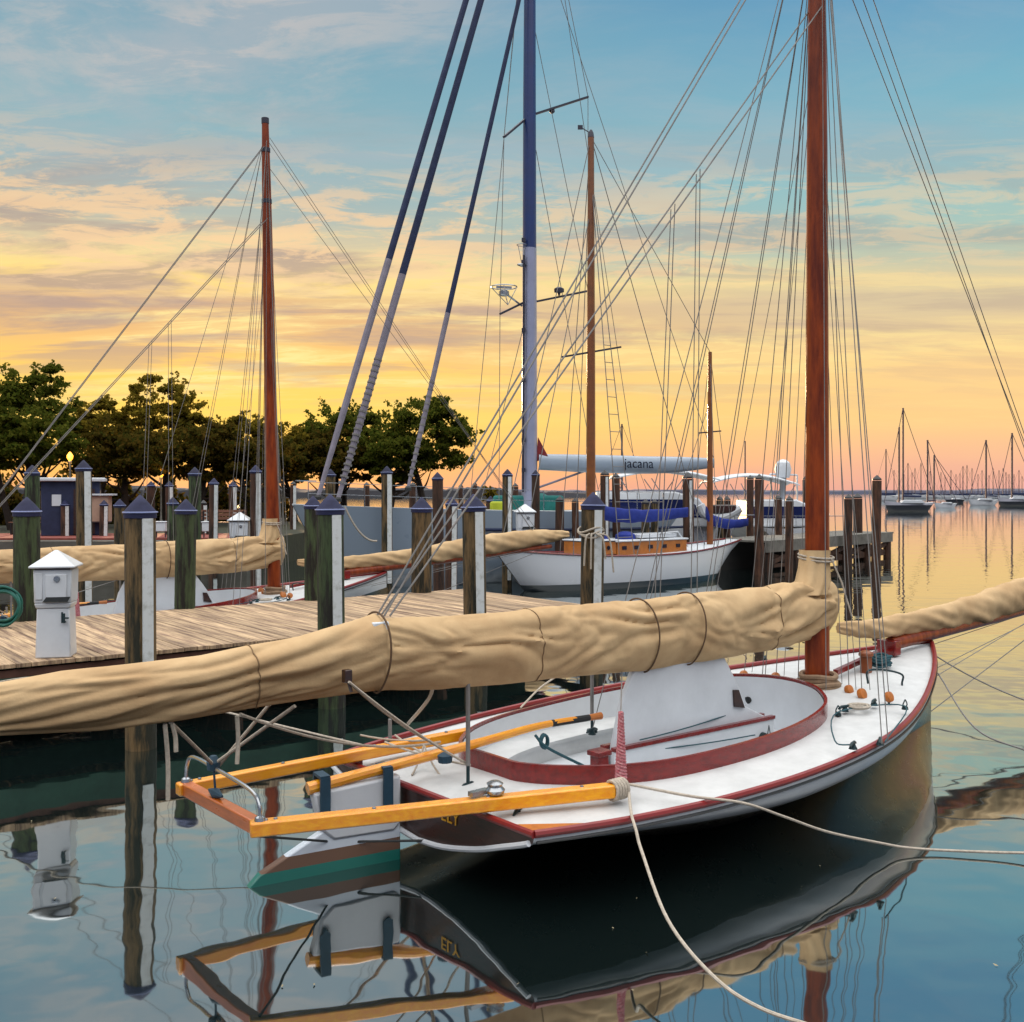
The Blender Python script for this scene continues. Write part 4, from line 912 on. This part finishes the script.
m = MB(); m.bar(far(504, 137, YM - .8), far(529, 116, YM), .10, .06); m.bar(far(529, 116, YM), far(588, 97, YM + .9), .10, .06); m.lathe([(.02, -.06), (.09, 0), (.08, .1)], far(552, 112, YM + .4), 10)
m.build('spreader', rigdark, ms, world=sl)
m = MB(); m.bar(far(500, 314, YM - .6), far(529, 300, YM), .08, .06); m.bar(far(529, 303, YM), far(588, 291, YM + .9), .08, .06); m.lathe([(.03, -.08), (.05, 0), (.16, .03), (.16, .13), (.08, .18)], far(559, 293, YM + .3), 14)
m.build('spreader', rigdark, ms, world=sl)
c = far(504, 287, YM - .4); m = MB()
m.tube([c + Vector((.40 * math.cos(t), .40 * math.sin(t), 0)) for t in np.linspace(0, 6.283, 25)[:-1]], .018, 6, closed=True)
for t in (0, 1.6, 3.1, 4.7): m.tube([c + Vector((.40 * math.cos(t), .40 * math.sin(t), 0)), c + Vector((.12, 0, -.55))], .012, 5)
m.tube([c + Vector((.05, 0, -.2)), far(522, 306, YM)], .03, 6); m.lathe([(.10, -.28), (.16, -.24), (.16, -.14), (.05, -.08)], c, 12); m.bar(c + Vector((-.24, 0, .0)), c + Vector((.24, 0, -.02)), .06, .07); m.build('radar_ring', steel, ms, world=sl)
m = MB(); c = far(522, 265, YM - .2); m.lathe([(.02, -.06), (.16, 0), (.14, .03), (.02, .04)], c, 12); m.tube([c + Vector((.16 * math.cos(t) + .0, .16 * math.sin(t), .62)) for t in np.linspace(0, 6.283, 15)[:-1]], .012, 5, closed=True); m.tube([c, c + Vector((-.12, 0, .6))], .01); m.tube([c, c + Vector((.1, 0, .6))], .01); m.build('wind_sensor', steel, ms, world=sl)
# its boom, boom cover with script
P = [far(539, 462, YM), far(600, 464, YM + .8), far(660, 465, YM + 1.6), far(714, 463, YM + 2.3)]
sailcover(P, [.25, .28, .29, .27, .16], MATS['grey_hull_paint'], sl, name='boom_cover', amp=.03)
m = MB(); m.prism([far(536, 462, YM - .1), far(548, 456, YM), far(538, 437, YM)], (0, .05, 0)); m.build('headboard_cloth', maroon, sl, world=sl)
sparline('boom_vang', [far(537, 488, YM), far(585, 471, YM + .7)], .035, MATS['grey_vang_and_light_tone'], sl)
bl = (P[2] - P[1]).normalized(); Xv = bl; Zv = Vector((0, 0, 1)); Yv = Xv.cross(Zv) * 1
Mx = Matrix(((Xv.x, Zv.x, Yv.x, 0), (Xv.y, Zv.y, Yv.y, 0), (Xv.z, Zv.z, Yv.z, 0), (0, 0, 0, 1))); Mx.translation = FR[sl.name] @ (P[1].lerp(P[2], .58) + Yv * .26 + Vector((0, 0, .02)))
text('jacana', .44, Mx, 'script_lettering', glassd, sl)
# furled headsails
top = Vector((mb.x, mb.y, zt))
def stay(bpx, bpy, bY, tpx, r, wraps, hgt):
    b = far(bpx, bpy, bY); 
    # direction through the seen upper crossing
    tt = far(tpx[0], tpx[1], YM - .25); d = tt; P0 = b; 
    P1 = P0 + (d - P0) * 1.0
    e = P0.lerp(P1, .30); g = P1
    m = MB(); m.tube([P0, P0.lerp(P1, .1), e], [r * .55, r * .9, r], 10); a = m.build('furled_sail', pale_tone, sl, world=sl)
    m = MB(); m.tube([e, P1], [r * .98, r * .8], 10); m.build('furled_sail_light_tone', navy, a, world=sl)  # same furled sail; the light's shift to blue is painted on
    if wraps:
        m = MB(); dd = (P1 - P0).normalized(); L_ = (P1 - P0).length
        for i in range(int(wraps)): q = P0 + dd * (L_ * (.02 + .17 * i / wraps)); m.tube([q, q + dd * .05], r * 1.06, 10)
        m.build('sail_tie', ropeg, a, world=sl)
    m = MB(); m.lathe([(.09, -.08), (.10, 0), (.06, .05)], P0, 12); m.build('furling_drum', blackp, a, world=sl)
stay(318, 497, 27.4, (531, -218), .10, 0, 0)
stay(338, 499, 27.9, (534, -185), .11, 22, 0)
stay(408, 488, 29.2, (533, -62), .08, 14, 0)
for (a_, b_) in (((504, 137, 31.2), (500, 314, 31.4)), ((500, 314, 31.4), (499, 500, 31)), ((504, 137, 31.2), (531, -160, 32)), ((588, 97, 32.9), (531, -190, 32)), ((588, 97, 32.9), (588, 291, 32.9)), ((588, 291, 32.9), (586, 500, 33.2)), ((533, 20, 32), (588, 291, 32.9)), ((541, -160, 32), (640, 500, 35)), ((541, -60, 32), (714, 459, 34.3)), ((536, 150, 32), (600, 500, 33)), ((531, -150, 32), (470, 500, 32.4)), ((530, 300, 32), (480, 505, 32))):
    m = MB(); m.tube([far(*a_), far(*b_)], .011, 5); m.build('rigging_line', ropeg, sl, world=sl)
# deck boxes on the sloop
m = MB(); c = far(528, 505, 32.3); m.box(c, (2.2, 1.0, .6)); m.lathe([(.5, .0), (.3, .12)], c + Vector((.2, 0, .25)), 10); m.build('deck_cover', tealc, sl, world=sl, bevel=.08)
m = MB(); m.box(far(497, 507, 31), (.42, .5, .34)); m.build('deck_box', mat('lime_cover', (.62, .66, .10), .7, .2, 5), sl, world=sl, bevel=.06)

# motor cruisers beyond
def cruiser(px0, px1, Y, zh, name, label, roofz, cpx, group='motor cruisers beyond the ketch'):
    x0 = (px0 - CX) / F * Y; x1 = (px1 - CX) / F * (Y + 1.5)
    root = empty('motor_cruiser', (x0, Y, 0), 0, label, 'motor boat', group)
    yhull('cruiser', white, root, (x1, Y + 1.5, 0), (x0, Y, 0), 3.4, zh + .55, zh, zh + .02, rake=1.1, tran=.9)
    W = x1 - x0; m = MB(); yf = Y - .9
    m.prism([(x0 + .05 * W, yf, zh), (x0 + .80 * W, yf, zh), (x0 + .66 * W, yf, roofz - .25), (x0 + .52 * W, yf, roofz), (x0 + .06 * W, yf, roofz)], (0, 2.4, 0)); cb = m.build('cabin', white, root, world=root, bevel=.06)
    m = MB(); m.prism([(x0 + .10 * W, yf - .012, zh + .35), (x0 + .72 * W, yf - .012, zh + .35), (x0 + .60 * W, yf - .012, roofz - .28), (x0 + .10 * W, yf - .012, roofz - .28)], (0, .01, 0)); m.build('window', mat('blue_glass_' + str(px0), (.05, .10, .30), .15, .3, 3), cb, world=root)
    m = MB(); c0, c1, cy, th = cpx; a_ = far(c0, cy, Y); b_ = far(c1, cy + 2, Y + .5); K = 14
    m.loft([[(a_.x + (b_.x - a_.x) * t, Y - 1.0 + q, a_.z + (b_.z - a_.z) * t + (.28 * math.sin(math.pi * t) + .1 * math.sin(math.pi * q / 2.2)) * th + o_) for q, o_ in ((0, 0), (.7, .0), (1.5, .0), (2.2, 0), (2.2, -.04), (1.5, -.05), (.7, -.05), (0, -.04))] for t in np.linspace(0, 1, K)]); m.build('canopy', offw, root, world=root)
    m = MB()
    for t in (.05, .35, .65, .95):
        q = a_.lerp(b_, t)
        for yy in (-.95, 1.1): m.tube([(q.x, Y + yy, q.z), (q.x + (.35 if t < .5 else -.35), Y + yy * .9, roofz - .05)], .018, 5)
    m.build('canopy_frame', steel, root, world=root)
    m = MB(); m.tube([(x0 + W * t, Y - 1.5, zh + .45) for t in np.linspace(.1, .97, 8)], .015, 5)
    for t in np.linspace(.1, .97, 8): m.tube([(x0 + W * t, Y - 1.5, zh + .45), (x0 + W * t, Y - 1.5, zh - .05)], .012, 5)
    m.build('bow_rail', steel, root, world=root)
    return root
c1 = cruiser(585, 742, 37, 1.35, 'a', 'white motor cruiser with long blue side window and grey canopy, behind the ketch', 2.62, (612, 712, 478, 1))
c2 = cruiser(738, 828, 42, 1.2, 'b', 'white motor cruiser with round radar dome and two-piece canopy, near the red-brown mast', 2.3, (705, 790, 483, 1.2))
m = MB(); q = far(783, 468, 42); m.lathe([(.0, -.42), (.26, -.40), (.28, -.33), (.34, -.05), (.27, .22), (.14, .33), (0, .36)], q, 18); m.build('radar_dome', offw, c2, world=c2)
m = MB(); a_ = far(770, 474, 42); b_ = far(797, 475, 42)
m.tube([a_, b_], .04, 6); m.tube([far(783, 474, 42), far(782, 505, 42)], .12, 8); m.tube([b_, b_ - Vector((0, 0, 1.1))], .04, 6); m.tube([a_, a_ - Vector((-.1, 0, 1.1))], .04, 6); m.build('radar_arch', offw, c2, world=c2)
for px, y0, Y, i in ((745, 441, 44, 0), (814, 435, 46, 1)):
    m = MB(); m.tube([far(px, 500, Y), far(px, y0, Y)], .035, 6); m.build('antenna_mast', silh, c2, world=c2)
m = MB(); 
g = empty('rigid_dinghy', far(722, 517, 35.5), 0, 'small tender hung on the bow of the cruiser behind the mizzen', 'dinghy')
m.tube(smooth([far(700, 505, 35.5), far(706, 515, 35.5), far(722, 517, 35.5), far(740, 508, 35.5)], 6), .16, 10); m.build('tube', offw, g, world=g); m = MB(); m.box(far(722, 509, 35.6), (.9, .5, .3)); m.build('seat', darkwood, g, world=g, bevel=.04)

# right-hand pier
pr = empty('timber_pier', (8.6, 36, 0), 0, 'grey timber pier on dark braced legs at right', 'pier')
a_ = far(738, 541, 34); b_ = far(866, 532, 41.5); a_.z = b_.z = .98
dd = (b_ - a_).normalized(); nn = Vector((-dd.y, dd.x, 0)); L_ = (b_ - a_).length
m = MB(); x = 0
while x < L_: m.bar(a_ + dd * (x + .01) , a_ + dd * (x + .15), 2.2, .06); x += .16
m.build('plank_deck', greyw, pr, world=pr)
m = MB()
for o in (-1.05, 1.05): m.bar(a_ + nn * o - Vector((0, 0, .19)), b_ + nn * o - Vector((0, 0, .19)), .1, .32)
m.build('fascia_board', greyw, pr, world=pr)
m = MB()
for i in range(6):
    q = a_ + dd * (L_ * i / 5 * .96 + .2)
    for o in (-.95, .95): m.tube([q + nn * o - Vector((0, 0, 2.5)), q + nn * o - Vector((0, 0, .1))], .15, 10)
    if i < 5:
        q2 = a_ + dd * (L_ * (i + 1) / 5 * .96 + .2); m.bar(q - nn * .95 - Vector((0, 0, .75)), q2 - nn * .95 - Vector((0, 0, .4)), .08, .16); m.bar(q - nn * .9 - Vector((0, 0, .4)), q2 - nn * .9 - Vector((0, 0, .8)), .08, .16)
m.bar(a_ - nn * .9 - Vector((0, 0, .82)), b_ - nn * .9 - Vector((0, 0, .82)), .08, .12); m.build('braced_leg', piledark, pr, world=pr)
m = MB(); m.bar(a_ - dd * 1.5 + nn * .4 - Vector((0, 0, .58)), a_ + dd * (L_ * .42) + nn * .4 - Vector((0, 0, .58)), .1, 1.1); m.build('bulkhead', mat('black_timber', (.06, .05, .05), .9, .3, 4), pr, world=pr)

# ---------------------------------------------------------------- moored boats far out
def far_boat(px0, px1, wpy, hull, mast_list, label, cover=True, grp='sailboats moored off in the bay', flip=False):
    Y = wl(wpy); x0, x1 = (px0 - CX) / F * Y, (px1 - CX) / F * Y; xc = (x0 + x1) / 2; W = x1 - x0
    root = empty('moored_sailboat', (xc, Y, 0), 0, label, 'sailboat', grp); Hh = W * .13 + .2
    p0, p1 = ((x0, Y, 0), (x1, Y + W * .2, 0)); p0, p1 = (p1, p0) if flip else (p0, p1)
    yhull('far', hull, root, p0, p1, W * .28, Hh * 1.3, Hh, Hh * 1.1, rake=W * .08, tran=.6)
    m = MB(); m.prism([(x0 + W * .3, Y - W * .07, Hh), (x0 + W * .78, Y - W * .07, Hh), (x0 + W * .70, Y - W * .07, Hh + W * .06), (x0 + W * .36, Y - W * .07, Hh + W * .06)], (0, W * .15, 0)); m.build('cabin', offw, root, world=root, bevel=.05)
    tops = []
    for px, top in mast_list:
        a_ = far(px, 496, Y); a_.z = Hh; b_ = far(px, top, Y); m = MB(); m.tube([a_, b_], max(.06, .0009 * Y * 1.0), 6); m.build('mast', silh, root, world=root); tops.append(b_)
    if cover:
        a_ = far(mast_list[0][0], 496, Y); m = MB(); m.tube([(a_.x, Y, Hh + W * .14), (a_.x + W * .35, Y, Hh + W * .13)], W * .02, 8); m.build('boom', navy, root, world=root)
    if tops:
        m = MB(); m.tube([tops[0], (x0, Y, Hh)], .0003 * Y, 4); m.tube([tops[0], (x1, Y, Hh)], .0003 * Y, 4); m.build('stay', silh, root, world=root)
    return root
dh = hull_mat('dark_far_hull', (.70, .70, .74), (.05, .06, .09), (.05, .06, .09), 0, .85)
far_boat(884, 936, 511.5, dh, ((903, 408), (899, 427)), 'dark-hulled ketch moored far out, nearest of the bay boats')
far_boat(934, 958, 508, offw, ((927.5, 440),), 'white sloop moored just right of the dark-hulled ketch')
far_boat(968, 1000, 505.5, offw, ((986, 440),), 'white sloop with a tall lone mast, mid-right of the bay')
far_boat(997, 1040, 506, dh, ((1012, 433),), 'dark-hulled sloop moored at the right edge of the bay')
far_boat(945, 966, 503, dh, ((934, 455),), 'small dark boat between the two white moored sloops', cover=False)
fb = None
for i, (px, top, Y) in enumerate([(886, 449, 300), (908, 463, 420), (915, 468, 430), (921, 463, 410), (941, 472, 440), (945, 475, 470), (951, 470, 430), (956, 474, 470), (963, 466, 400), (967, 465, 410), (972, 468, 430), (993, 468, 420), (999, 470, 450), (1003, 468, 410), (1009, 474, 450), (1019, 470, 430), (622, 424, 250), (950, 478, 480), (978, 474, 470), (894, 470, 430), (904, 474, 460), (912, 472, 470), (930, 471, 440), (960, 473, 460), (982, 470, 450), (989, 475, 480), (1006, 472, 440), (1014, 474, 470), (1022, 476, 480)]):
    if fb is None:
        fb = empty('distant_sailboat', (0, 420, 0), 0, 'tiny distant sailboat with bare mast in the crowd on the right horizon', 'sailboat', 'tiny sailboats along the horizon')
        yhull('tiny', offw, fb, (-4.5, 420, 0), (4.5, 421, 0), 2.6, 1.6, 1.2, 1.3, rake=.8)
        m = MB(); m.box((0.5, 420, 1.6), (4, 1.6, .6)); m.build('cabin', navy, fb, world=fb); m = MB(); m.tube([(0, 420, 1), (0, 420, 12.5)], [.20, .14], 5); m.tube([(0, 420, 12.5), (4.4, 420, 1.3)], .04, 3); m.tube([(0, 420, 12.5), (-4.4, 420, 1.3)], .04, 3); m.build('mast', silh, fb, world=fb)
        o = fb
    else: o = copy_tree(fb)
    k = (H + (492 - top) * Y / F) / 12.5; o.location = ((px - CX) / F * Y, Y, 0); o.scale = (k, k, k)
    o.rotation_euler = (0, 0, random.uniform(-.6, .6))
    if px == 622: o['label'] = 'faint far mast seen above the sloop boom in mid picture'
    if px == 886: o['label'] = 'distant sailboat whose mast stands just right of the reddish pier-end pile'

# ---------------------------------------------------------------- park: kiosk, lamps, trees
kq = far(72, 534, 37); kz = 1.06
ks = empty('waterfront_kiosk', (kq.x, kq.y, kz), R(20), 'dark navy kiosk with flat white roof among the left pilings', 'kiosk')
m = MB(); m.box((0, 0, .95), (1.9, 1.8, 1.9)); m.build('wall', mat('navy_wall', (.10, .14, .27), .7, .3, 4), ks, bevel=.02)
m = MB(); m.box((0, 0, 1.98), (2.3, 2.2, .13)); m.build('roof', white, ks, bevel=.03)
m = MB(); m.box((.45, -.91, .85), (.7, .04, 1.6)); m.build('door', darkwood, ks); m = MB(); m.box((-.45, -.91, 1.25), (.3, .04, .4)); m.build('window', white, ks)
bq = far(101, 534, 36.5); bx_ = empty('ticket_booth', (bq.x, bq.y, kz), R(10), 'small beige booth with thin flat roof right of the navy kiosk', 'booth')
m = MB(); m.box((0, 0, .95), (.62, .6, .9)); m.build('cabinet', mat('beige_panel', (.68, .56, .48), .7, .15, 4), bx_); m = MB(); m.box((0.05, 0, 1.45), (.85, .8, .06)); m.build('roof', offw, bx_)
m = MB()
for x in (-.25, 0, .25): m.bar((x, -.25, 0), (x, -.25, .5), .03, .03)
m.box((0, 0, .48), (.62, .55, .04)); m.build('leg', silh, bx_)
glow = mat('lamp_glow', (1, .75, .3), .5, 0, 1, emit=((1.0, .66, .20), 2.5))
for i, (px, py, Y, lb) in enumerate([(70, 457, 40, 'lit globe street lamp above the navy kiosk'), (126, 446, 50, 'lit lamp glowing in the dark trees right of the tallest striped pile'), (283, 463, 50, 'lit lamp among the trees just right of the orange mast'), (161, 474, 46, 'low lit lamp behind the distant piles left of the tall plain pile'), (645, 1, 1, None)]):
    if lb is None: continue
    p = far(px, py, Y); root = empty('street_lamp', (p.x, Y, 1.0), 0, lb, 'street lamp', 'lit park lamps')
    h = p.z - 1.0; m = MB(); m.lathe([(.10, 0), (.07, .3), (.04, .5), (.035, h - .25), (.08, h - .18), (.05, h - .14)], (0, 0, 0), 10); m.build('lamp_post', greyw, root)
    m = MB(); m.lathe([(.05, -.14), (.11, -.05), (.12, .05), (.06, .15), (.02, .2)], (0, 0, h), 12); m.build('globe', glow, root)
    ld = bpy.data.lights.new('lamp_light', 'POINT'); ld.energy = 25; ld.color = (1, .6, .25); ld.shadow_soft_size = .2; lo_ = bpy.data.objects.new('lamp_light', ld); C.objects.link(lo_); lo_.parent = root; lo_.location = (0, -.3, h)

def tree(px, top, wpx, Y, label, mt, bot=478, trunk_px=None, n=5200, flat=.75):
    c = far(px, top, Y); zt = c.z; zb = H - (bot - HY) * Y / F; rx = wpx / F * Y / 2; base = Vector((c.x, Y, .95))
    root = empty('shade_tree', base, 0, label, 'tree', 'park trees along the left shore'); cz = (zt + zb) / 2; hh = (zt - zb) / 2
    m = MB(); tr = .16 + rx * .03; limbs = []
    nt = random.choice((1, 2, 3)); ends = []
    for k in range(nt):
        q = base + Vector((random.uniform(-.35, .35) * nt * .4, random.uniform(-.3, .3), -.05)); e = Vector((c.x + random.uniform(-.3, .3) * rx, Y + random.uniform(-.3, .3) * rx, zb + hh * .5)); w = q.lerp(e, .5) + Vector((random.uniform(-.2, .2), 0, 0))
        P = smooth([q, w, e], 5); m.tube(P, [tr / nt ** .5 * (1 - .55 * i / (len(P) - 1)) for i in range(len(P))], 8)
        for j in range(6):
            a_ = P[5 + j % 5]; d = Vector((random.uniform(-1, 1) * rx * .85, random.uniform(-1, 1) * rx * .7, random.uniform(.2, 1.0) * hh)); f = a_ + d
            m.tube(smooth([a_, a_.lerp(f, .5) + Vector((0, 0, -.15 * hh)), f], 4), [.07 * (1 - i / 9) + .012 for i in range(9)], 6); ends.append(f)
    m.build('trunk', bark, root, world=root)
    # crown from leaf sprays grouped in clumps
    nc = 62; cl = []
    for k in range(nc):
        d = rng.normal(size=3); d /= np.linalg.norm(d); r = rng.random() ** .3
        lump = 1 + .16 * math.sin(3 * math.atan2(d[2], d[0]) + px) + .08 * math.sin(7 * math.atan2(d[2], d[0]))
        p = np.array([c.x + d[0] * rx * .95 * r * lump, Y + d[1] * rx * .75 * r, cz + d[2] * hh * .9 * r * lump])
        p[2] = max(p[2], zb + hh * .15 * (1 + rng.random())); cl.append((p, (.10 + .17 * rng.random()) * rx ** .7 * 1.1))
    per = n // nc; pts = []
    for p, r in cl:
        d = rng.normal(size=(per, 3)); d /= np.linalg.norm(d, axis=1)[:, None]; q = p + d * (r * rng.random(per) ** .6)[:, None] * np.array([1.35, 1.1, flat * .8]); pts.append(q)
    # leafy twigs standing out of the outline
    for k in range(46):
        d = rng.normal(size=3); d /= np.linalg.norm(d); d[2] = abs(d[2]) * .9 + d[2] * .1 + .05
        a0 = np.array([c.x, Y, cz]) + d * np.array([rx * .85, rx * .7, hh * .85]); q = 26
        t = rng.random(q)[:, None]; pts.append(a0 + d * t * rx * .34 * rng.random() + rng.normal(size=(q, 3)) * (.16 - .11 * t))
    Q = np.concatenate(pts); K = len(Q); s = (.036 + .05 * rng.random(K))[:, None] * (Y / 46) ** .5
    a_ = rng.normal(size=(K, 3)); a_ /= np.linalg.norm(a_, axis=1)[:, None]; b_ = np.cross(a_, rng.normal(size=(K, 3))); b_ /= np.linalg.norm(b_, axis=1)[:, None]
    vs = np.stack([Q - a_ * s * 1.5, Q + b_ * s, Q + a_ * s * 1.5, Q - b_ * s], 1).reshape(-1, 3) - np.array(base)
    me = bpy.data.meshes.new('crown'); me.vertices.add(len(vs)); me.vertices.foreach_set('co', vs.ravel()); me.loops.add(len(vs)); me.loops.foreach_set('vertex_index', np.arange(len(vs))); me.polygons.add(K); me.polygons.foreach_set('loop_start', np.arange(0, 4 * K, 4)); me.polygons.foreach_set('loop_total', np.full(K, 4)); me.update(); me.validate()
    me.materials.append(mt); o = bpy.data.objects.new('crown', me); C.objects.link(o); o.parent = root
TR = [
 (-30, 352, 130, 44, 'big tree cut off by the left edge of the picture', leafm),
 (35, 362, 84, 46, 'tall tree beside the left-edge tree, round-topped over the kiosk', leafm),
 (15, 410, 120, 43, 'lower green tree in front of the two tall left ones', leafm),
 (98, 399, 78, 50, 'tree with airy top between the left tall trees and the pointed one', leafm2),
 (165, 376, 84, 50, 'airy pointed tree standing highest between the kiosk and the orange mast', leafm2),
 (128, 428, 110, 46, 'wide low dark tree under the airy pointed one', leafd),
 (205, 424, 90, 48, 'low dark tree left of the orange mast', leafd),
 (243, 411, 66, 54, 'tree crossed by the orange mast', leafm2),
 (290, 424, 62, 56, 'small tree just right of the orange mast', leafm2),
 (262, 440, 90, 50, 'low dense tree low behind the orange mast', leafd),
 (345, 403, 84, 58, 'spreading tree behind the left pair of yacht stays', leafm),
 (330, 432, 90, 56, 'low part-hidden tree at the foot of the yacht stays', leafd),
 (425, 400, 102, 57, 'spreading tree at the right end of the tree row', leafm),
 (390, 425, 90, 56, 'dark middle tree between the two spreading right ones', leafm),
]
for t in TR: tree(t[0], t[1], t[2], t[3], t[4], t[5], bot=486 if t[1] > 420 else 474, n=12000 if t[2] > 80 else 9000)
# hedge of shrubs under the trees: separate bushes
def shrub(px, top, wpx, Y, label):
    c = far(px, top, Y); rx = wpx / F * Y / 2; zb = .95; zt = c.z; root = empty('shrub', (c.x, Y, zb), 0, label, 'shrub', 'dark shrubs under the park trees'); n = 1500
    d = rng.normal(size=(n, 3)); d /= np.linalg.norm(d, axis=1)[:, None]; d[:, 2] = np.abs(d[:, 2]); Q = d * np.array([rx, rx * .6, zt - zb]) * (rng.random(n) ** .4)[:, None] * (1 + .2 * np.sin(d[:, :1] * 9))
    s = (.07 + .08 * rng.random(n))[:, None]; a_ = rng.normal(size=(n, 3)); a_ /= np.linalg.norm(a_, axis=1)[:, None]; b_ = np.cross(a_, rng.normal(size=(n, 3))); b_ /= np.linalg.norm(b_, axis=1)[:, None]
    vs = np.stack([Q - a_ * s * 1.4, Q + b_ * s, Q + a_ * s * 1.4, Q - b_ * s], 1).reshape(-1, 3)
    me = bpy.data.meshes.new('foliage'); me.from_pydata([tuple(q) for q in vs], [], [(4 * i, 4 * i + 1, 4 * i + 2, 4 * i + 3) for i in range(n)]); me.materials.append(leafd); o = bpy.data.objects.new('foliage', me); C.objects.link(o); o.parent = root
    m = MB()
    for k in range(4): m.tube([(0, 0, 0), (random.uniform(-.5, .5) * rx, 0, (zt - zb) * .7)], .03, 5)
    m.build('stem', bark, root)
for px, top, w, Y, lb in [(0, 480, 70, 50, 'shrub at the left edge behind the yacht lines'), (60, 476, 60, 56, 'shrub behind the roof of the navy kiosk'), (118, 478, 60, 52, 'shrub right of the beige booth'), (165, 482, 50, 56, 'shrub behind the low lit lamp'), (215, 480, 60, 54, 'shrub behind the small lit pedestal'), (262, 484, 50, 56, 'shrub at the foot of the orange mast')]: shrub(px, top, w, Y, lb)
# small things on the quay
for px, py, w_, lb in ((161, 527, .38, 'white dock box under the low lit lamp, right of the big capped pile'), (207, 524, .26, 'small white dock box just right of the tall plain pile')):
    p = far(px, py + 6, 34.6); root = empty('dock_box', (p.x, 34.6, 1.06), 0, lb, 'dock box', 'white boxes on the quay'); m = MB(); m.box((0, 0, .36), (w_, .3, .3)); m.build('box_body', white, root, bevel=.02); m = MB(); m.box((0, 0, .53), (w_ + .04, .34, .04)); m.build('lid', offw, root, bevel=.01)
    m = MB()
    for x_ in (-.4, .4): m.bar((x_ * w_, 0, 0), (x_ * w_, 0, .21), .04, .04, up=(1, 0, 0))
    m.build('leg', silh, root)
for px, lb in ((30, 'wooden park bench behind the green far-left pile'), (185, 'wooden park bench between the distant piles left of the tall plain pile'), (225, 'wooden park bench left of the small lit pedestal')):
    p = far(px, 500, 37.2); root = empty('park_bench', (p.x, 37.2, 1.06), 0, lb, 'bench', 'benches along the brick path'); m = MB()
    for k in range(3): m.box((0, -.12 + .14 * k, .44), (1.4, .11, .03))
    m.build('seat', brownw, root)
    m = MB()
    for k in range(3): m.box((0, .24 + .02 * k, .58 + .13 * k), (1.4, .03, .10))
    m.build('backrest', brownw, root)
    for x_ in (-.6, .6): m = MB(); m.box((x_, 0, .21), (.05, .4, .42)); m.box((x_, .24, .6), (.05, .04, .5)); m.build('leg', black, root)
# sloop hull ports and mooring line
m = MB(); q1 = far(345, 507, 26.2); m.tube(sag(q1, far(377, 541, 26.6), .25), .025, 6); m.build('dock_line', rope, sl, world=sl)
for i_ in (17, 20, 23, 26, 29):
    q, w, z = dks[i_]; m = MB(); m.box(q - v * (w * .975) + Vector((0, 0, z - .95)), (.42, .05, .12), math.atan2(u.y, u.x)); m.build('hull_port', glassd, sl, world=sl)

# planter palm by the piles
p = far(491, 500, 45); root = empty('potted_palm', (p.x, p.y, 1.2), 0, 'small spiky palm above the short dark pile left of the striped brown pile', 'palm')
m = MB()
m.tube([(0, 0, -1.3), (0, 0, .9)], .22, 8); m.build('trunk', bark, root)
m = MB()
for k in range(26):
    a_ = k * 2.4; e = Vector((math.cos(a_) * .45, math.sin(a_) * .4, random.uniform(.1, .9))); m.tube(smooth([(0, 0, .8), (e.x * .5, e.y * .5, .9 + e.z * .8), (e.x, e.y, .8 + e.z * .8)], 4), [.05, .04, .04, .05, .05, .04, .03, .02, .01], 4)
m.build('frond', leafm2, root)
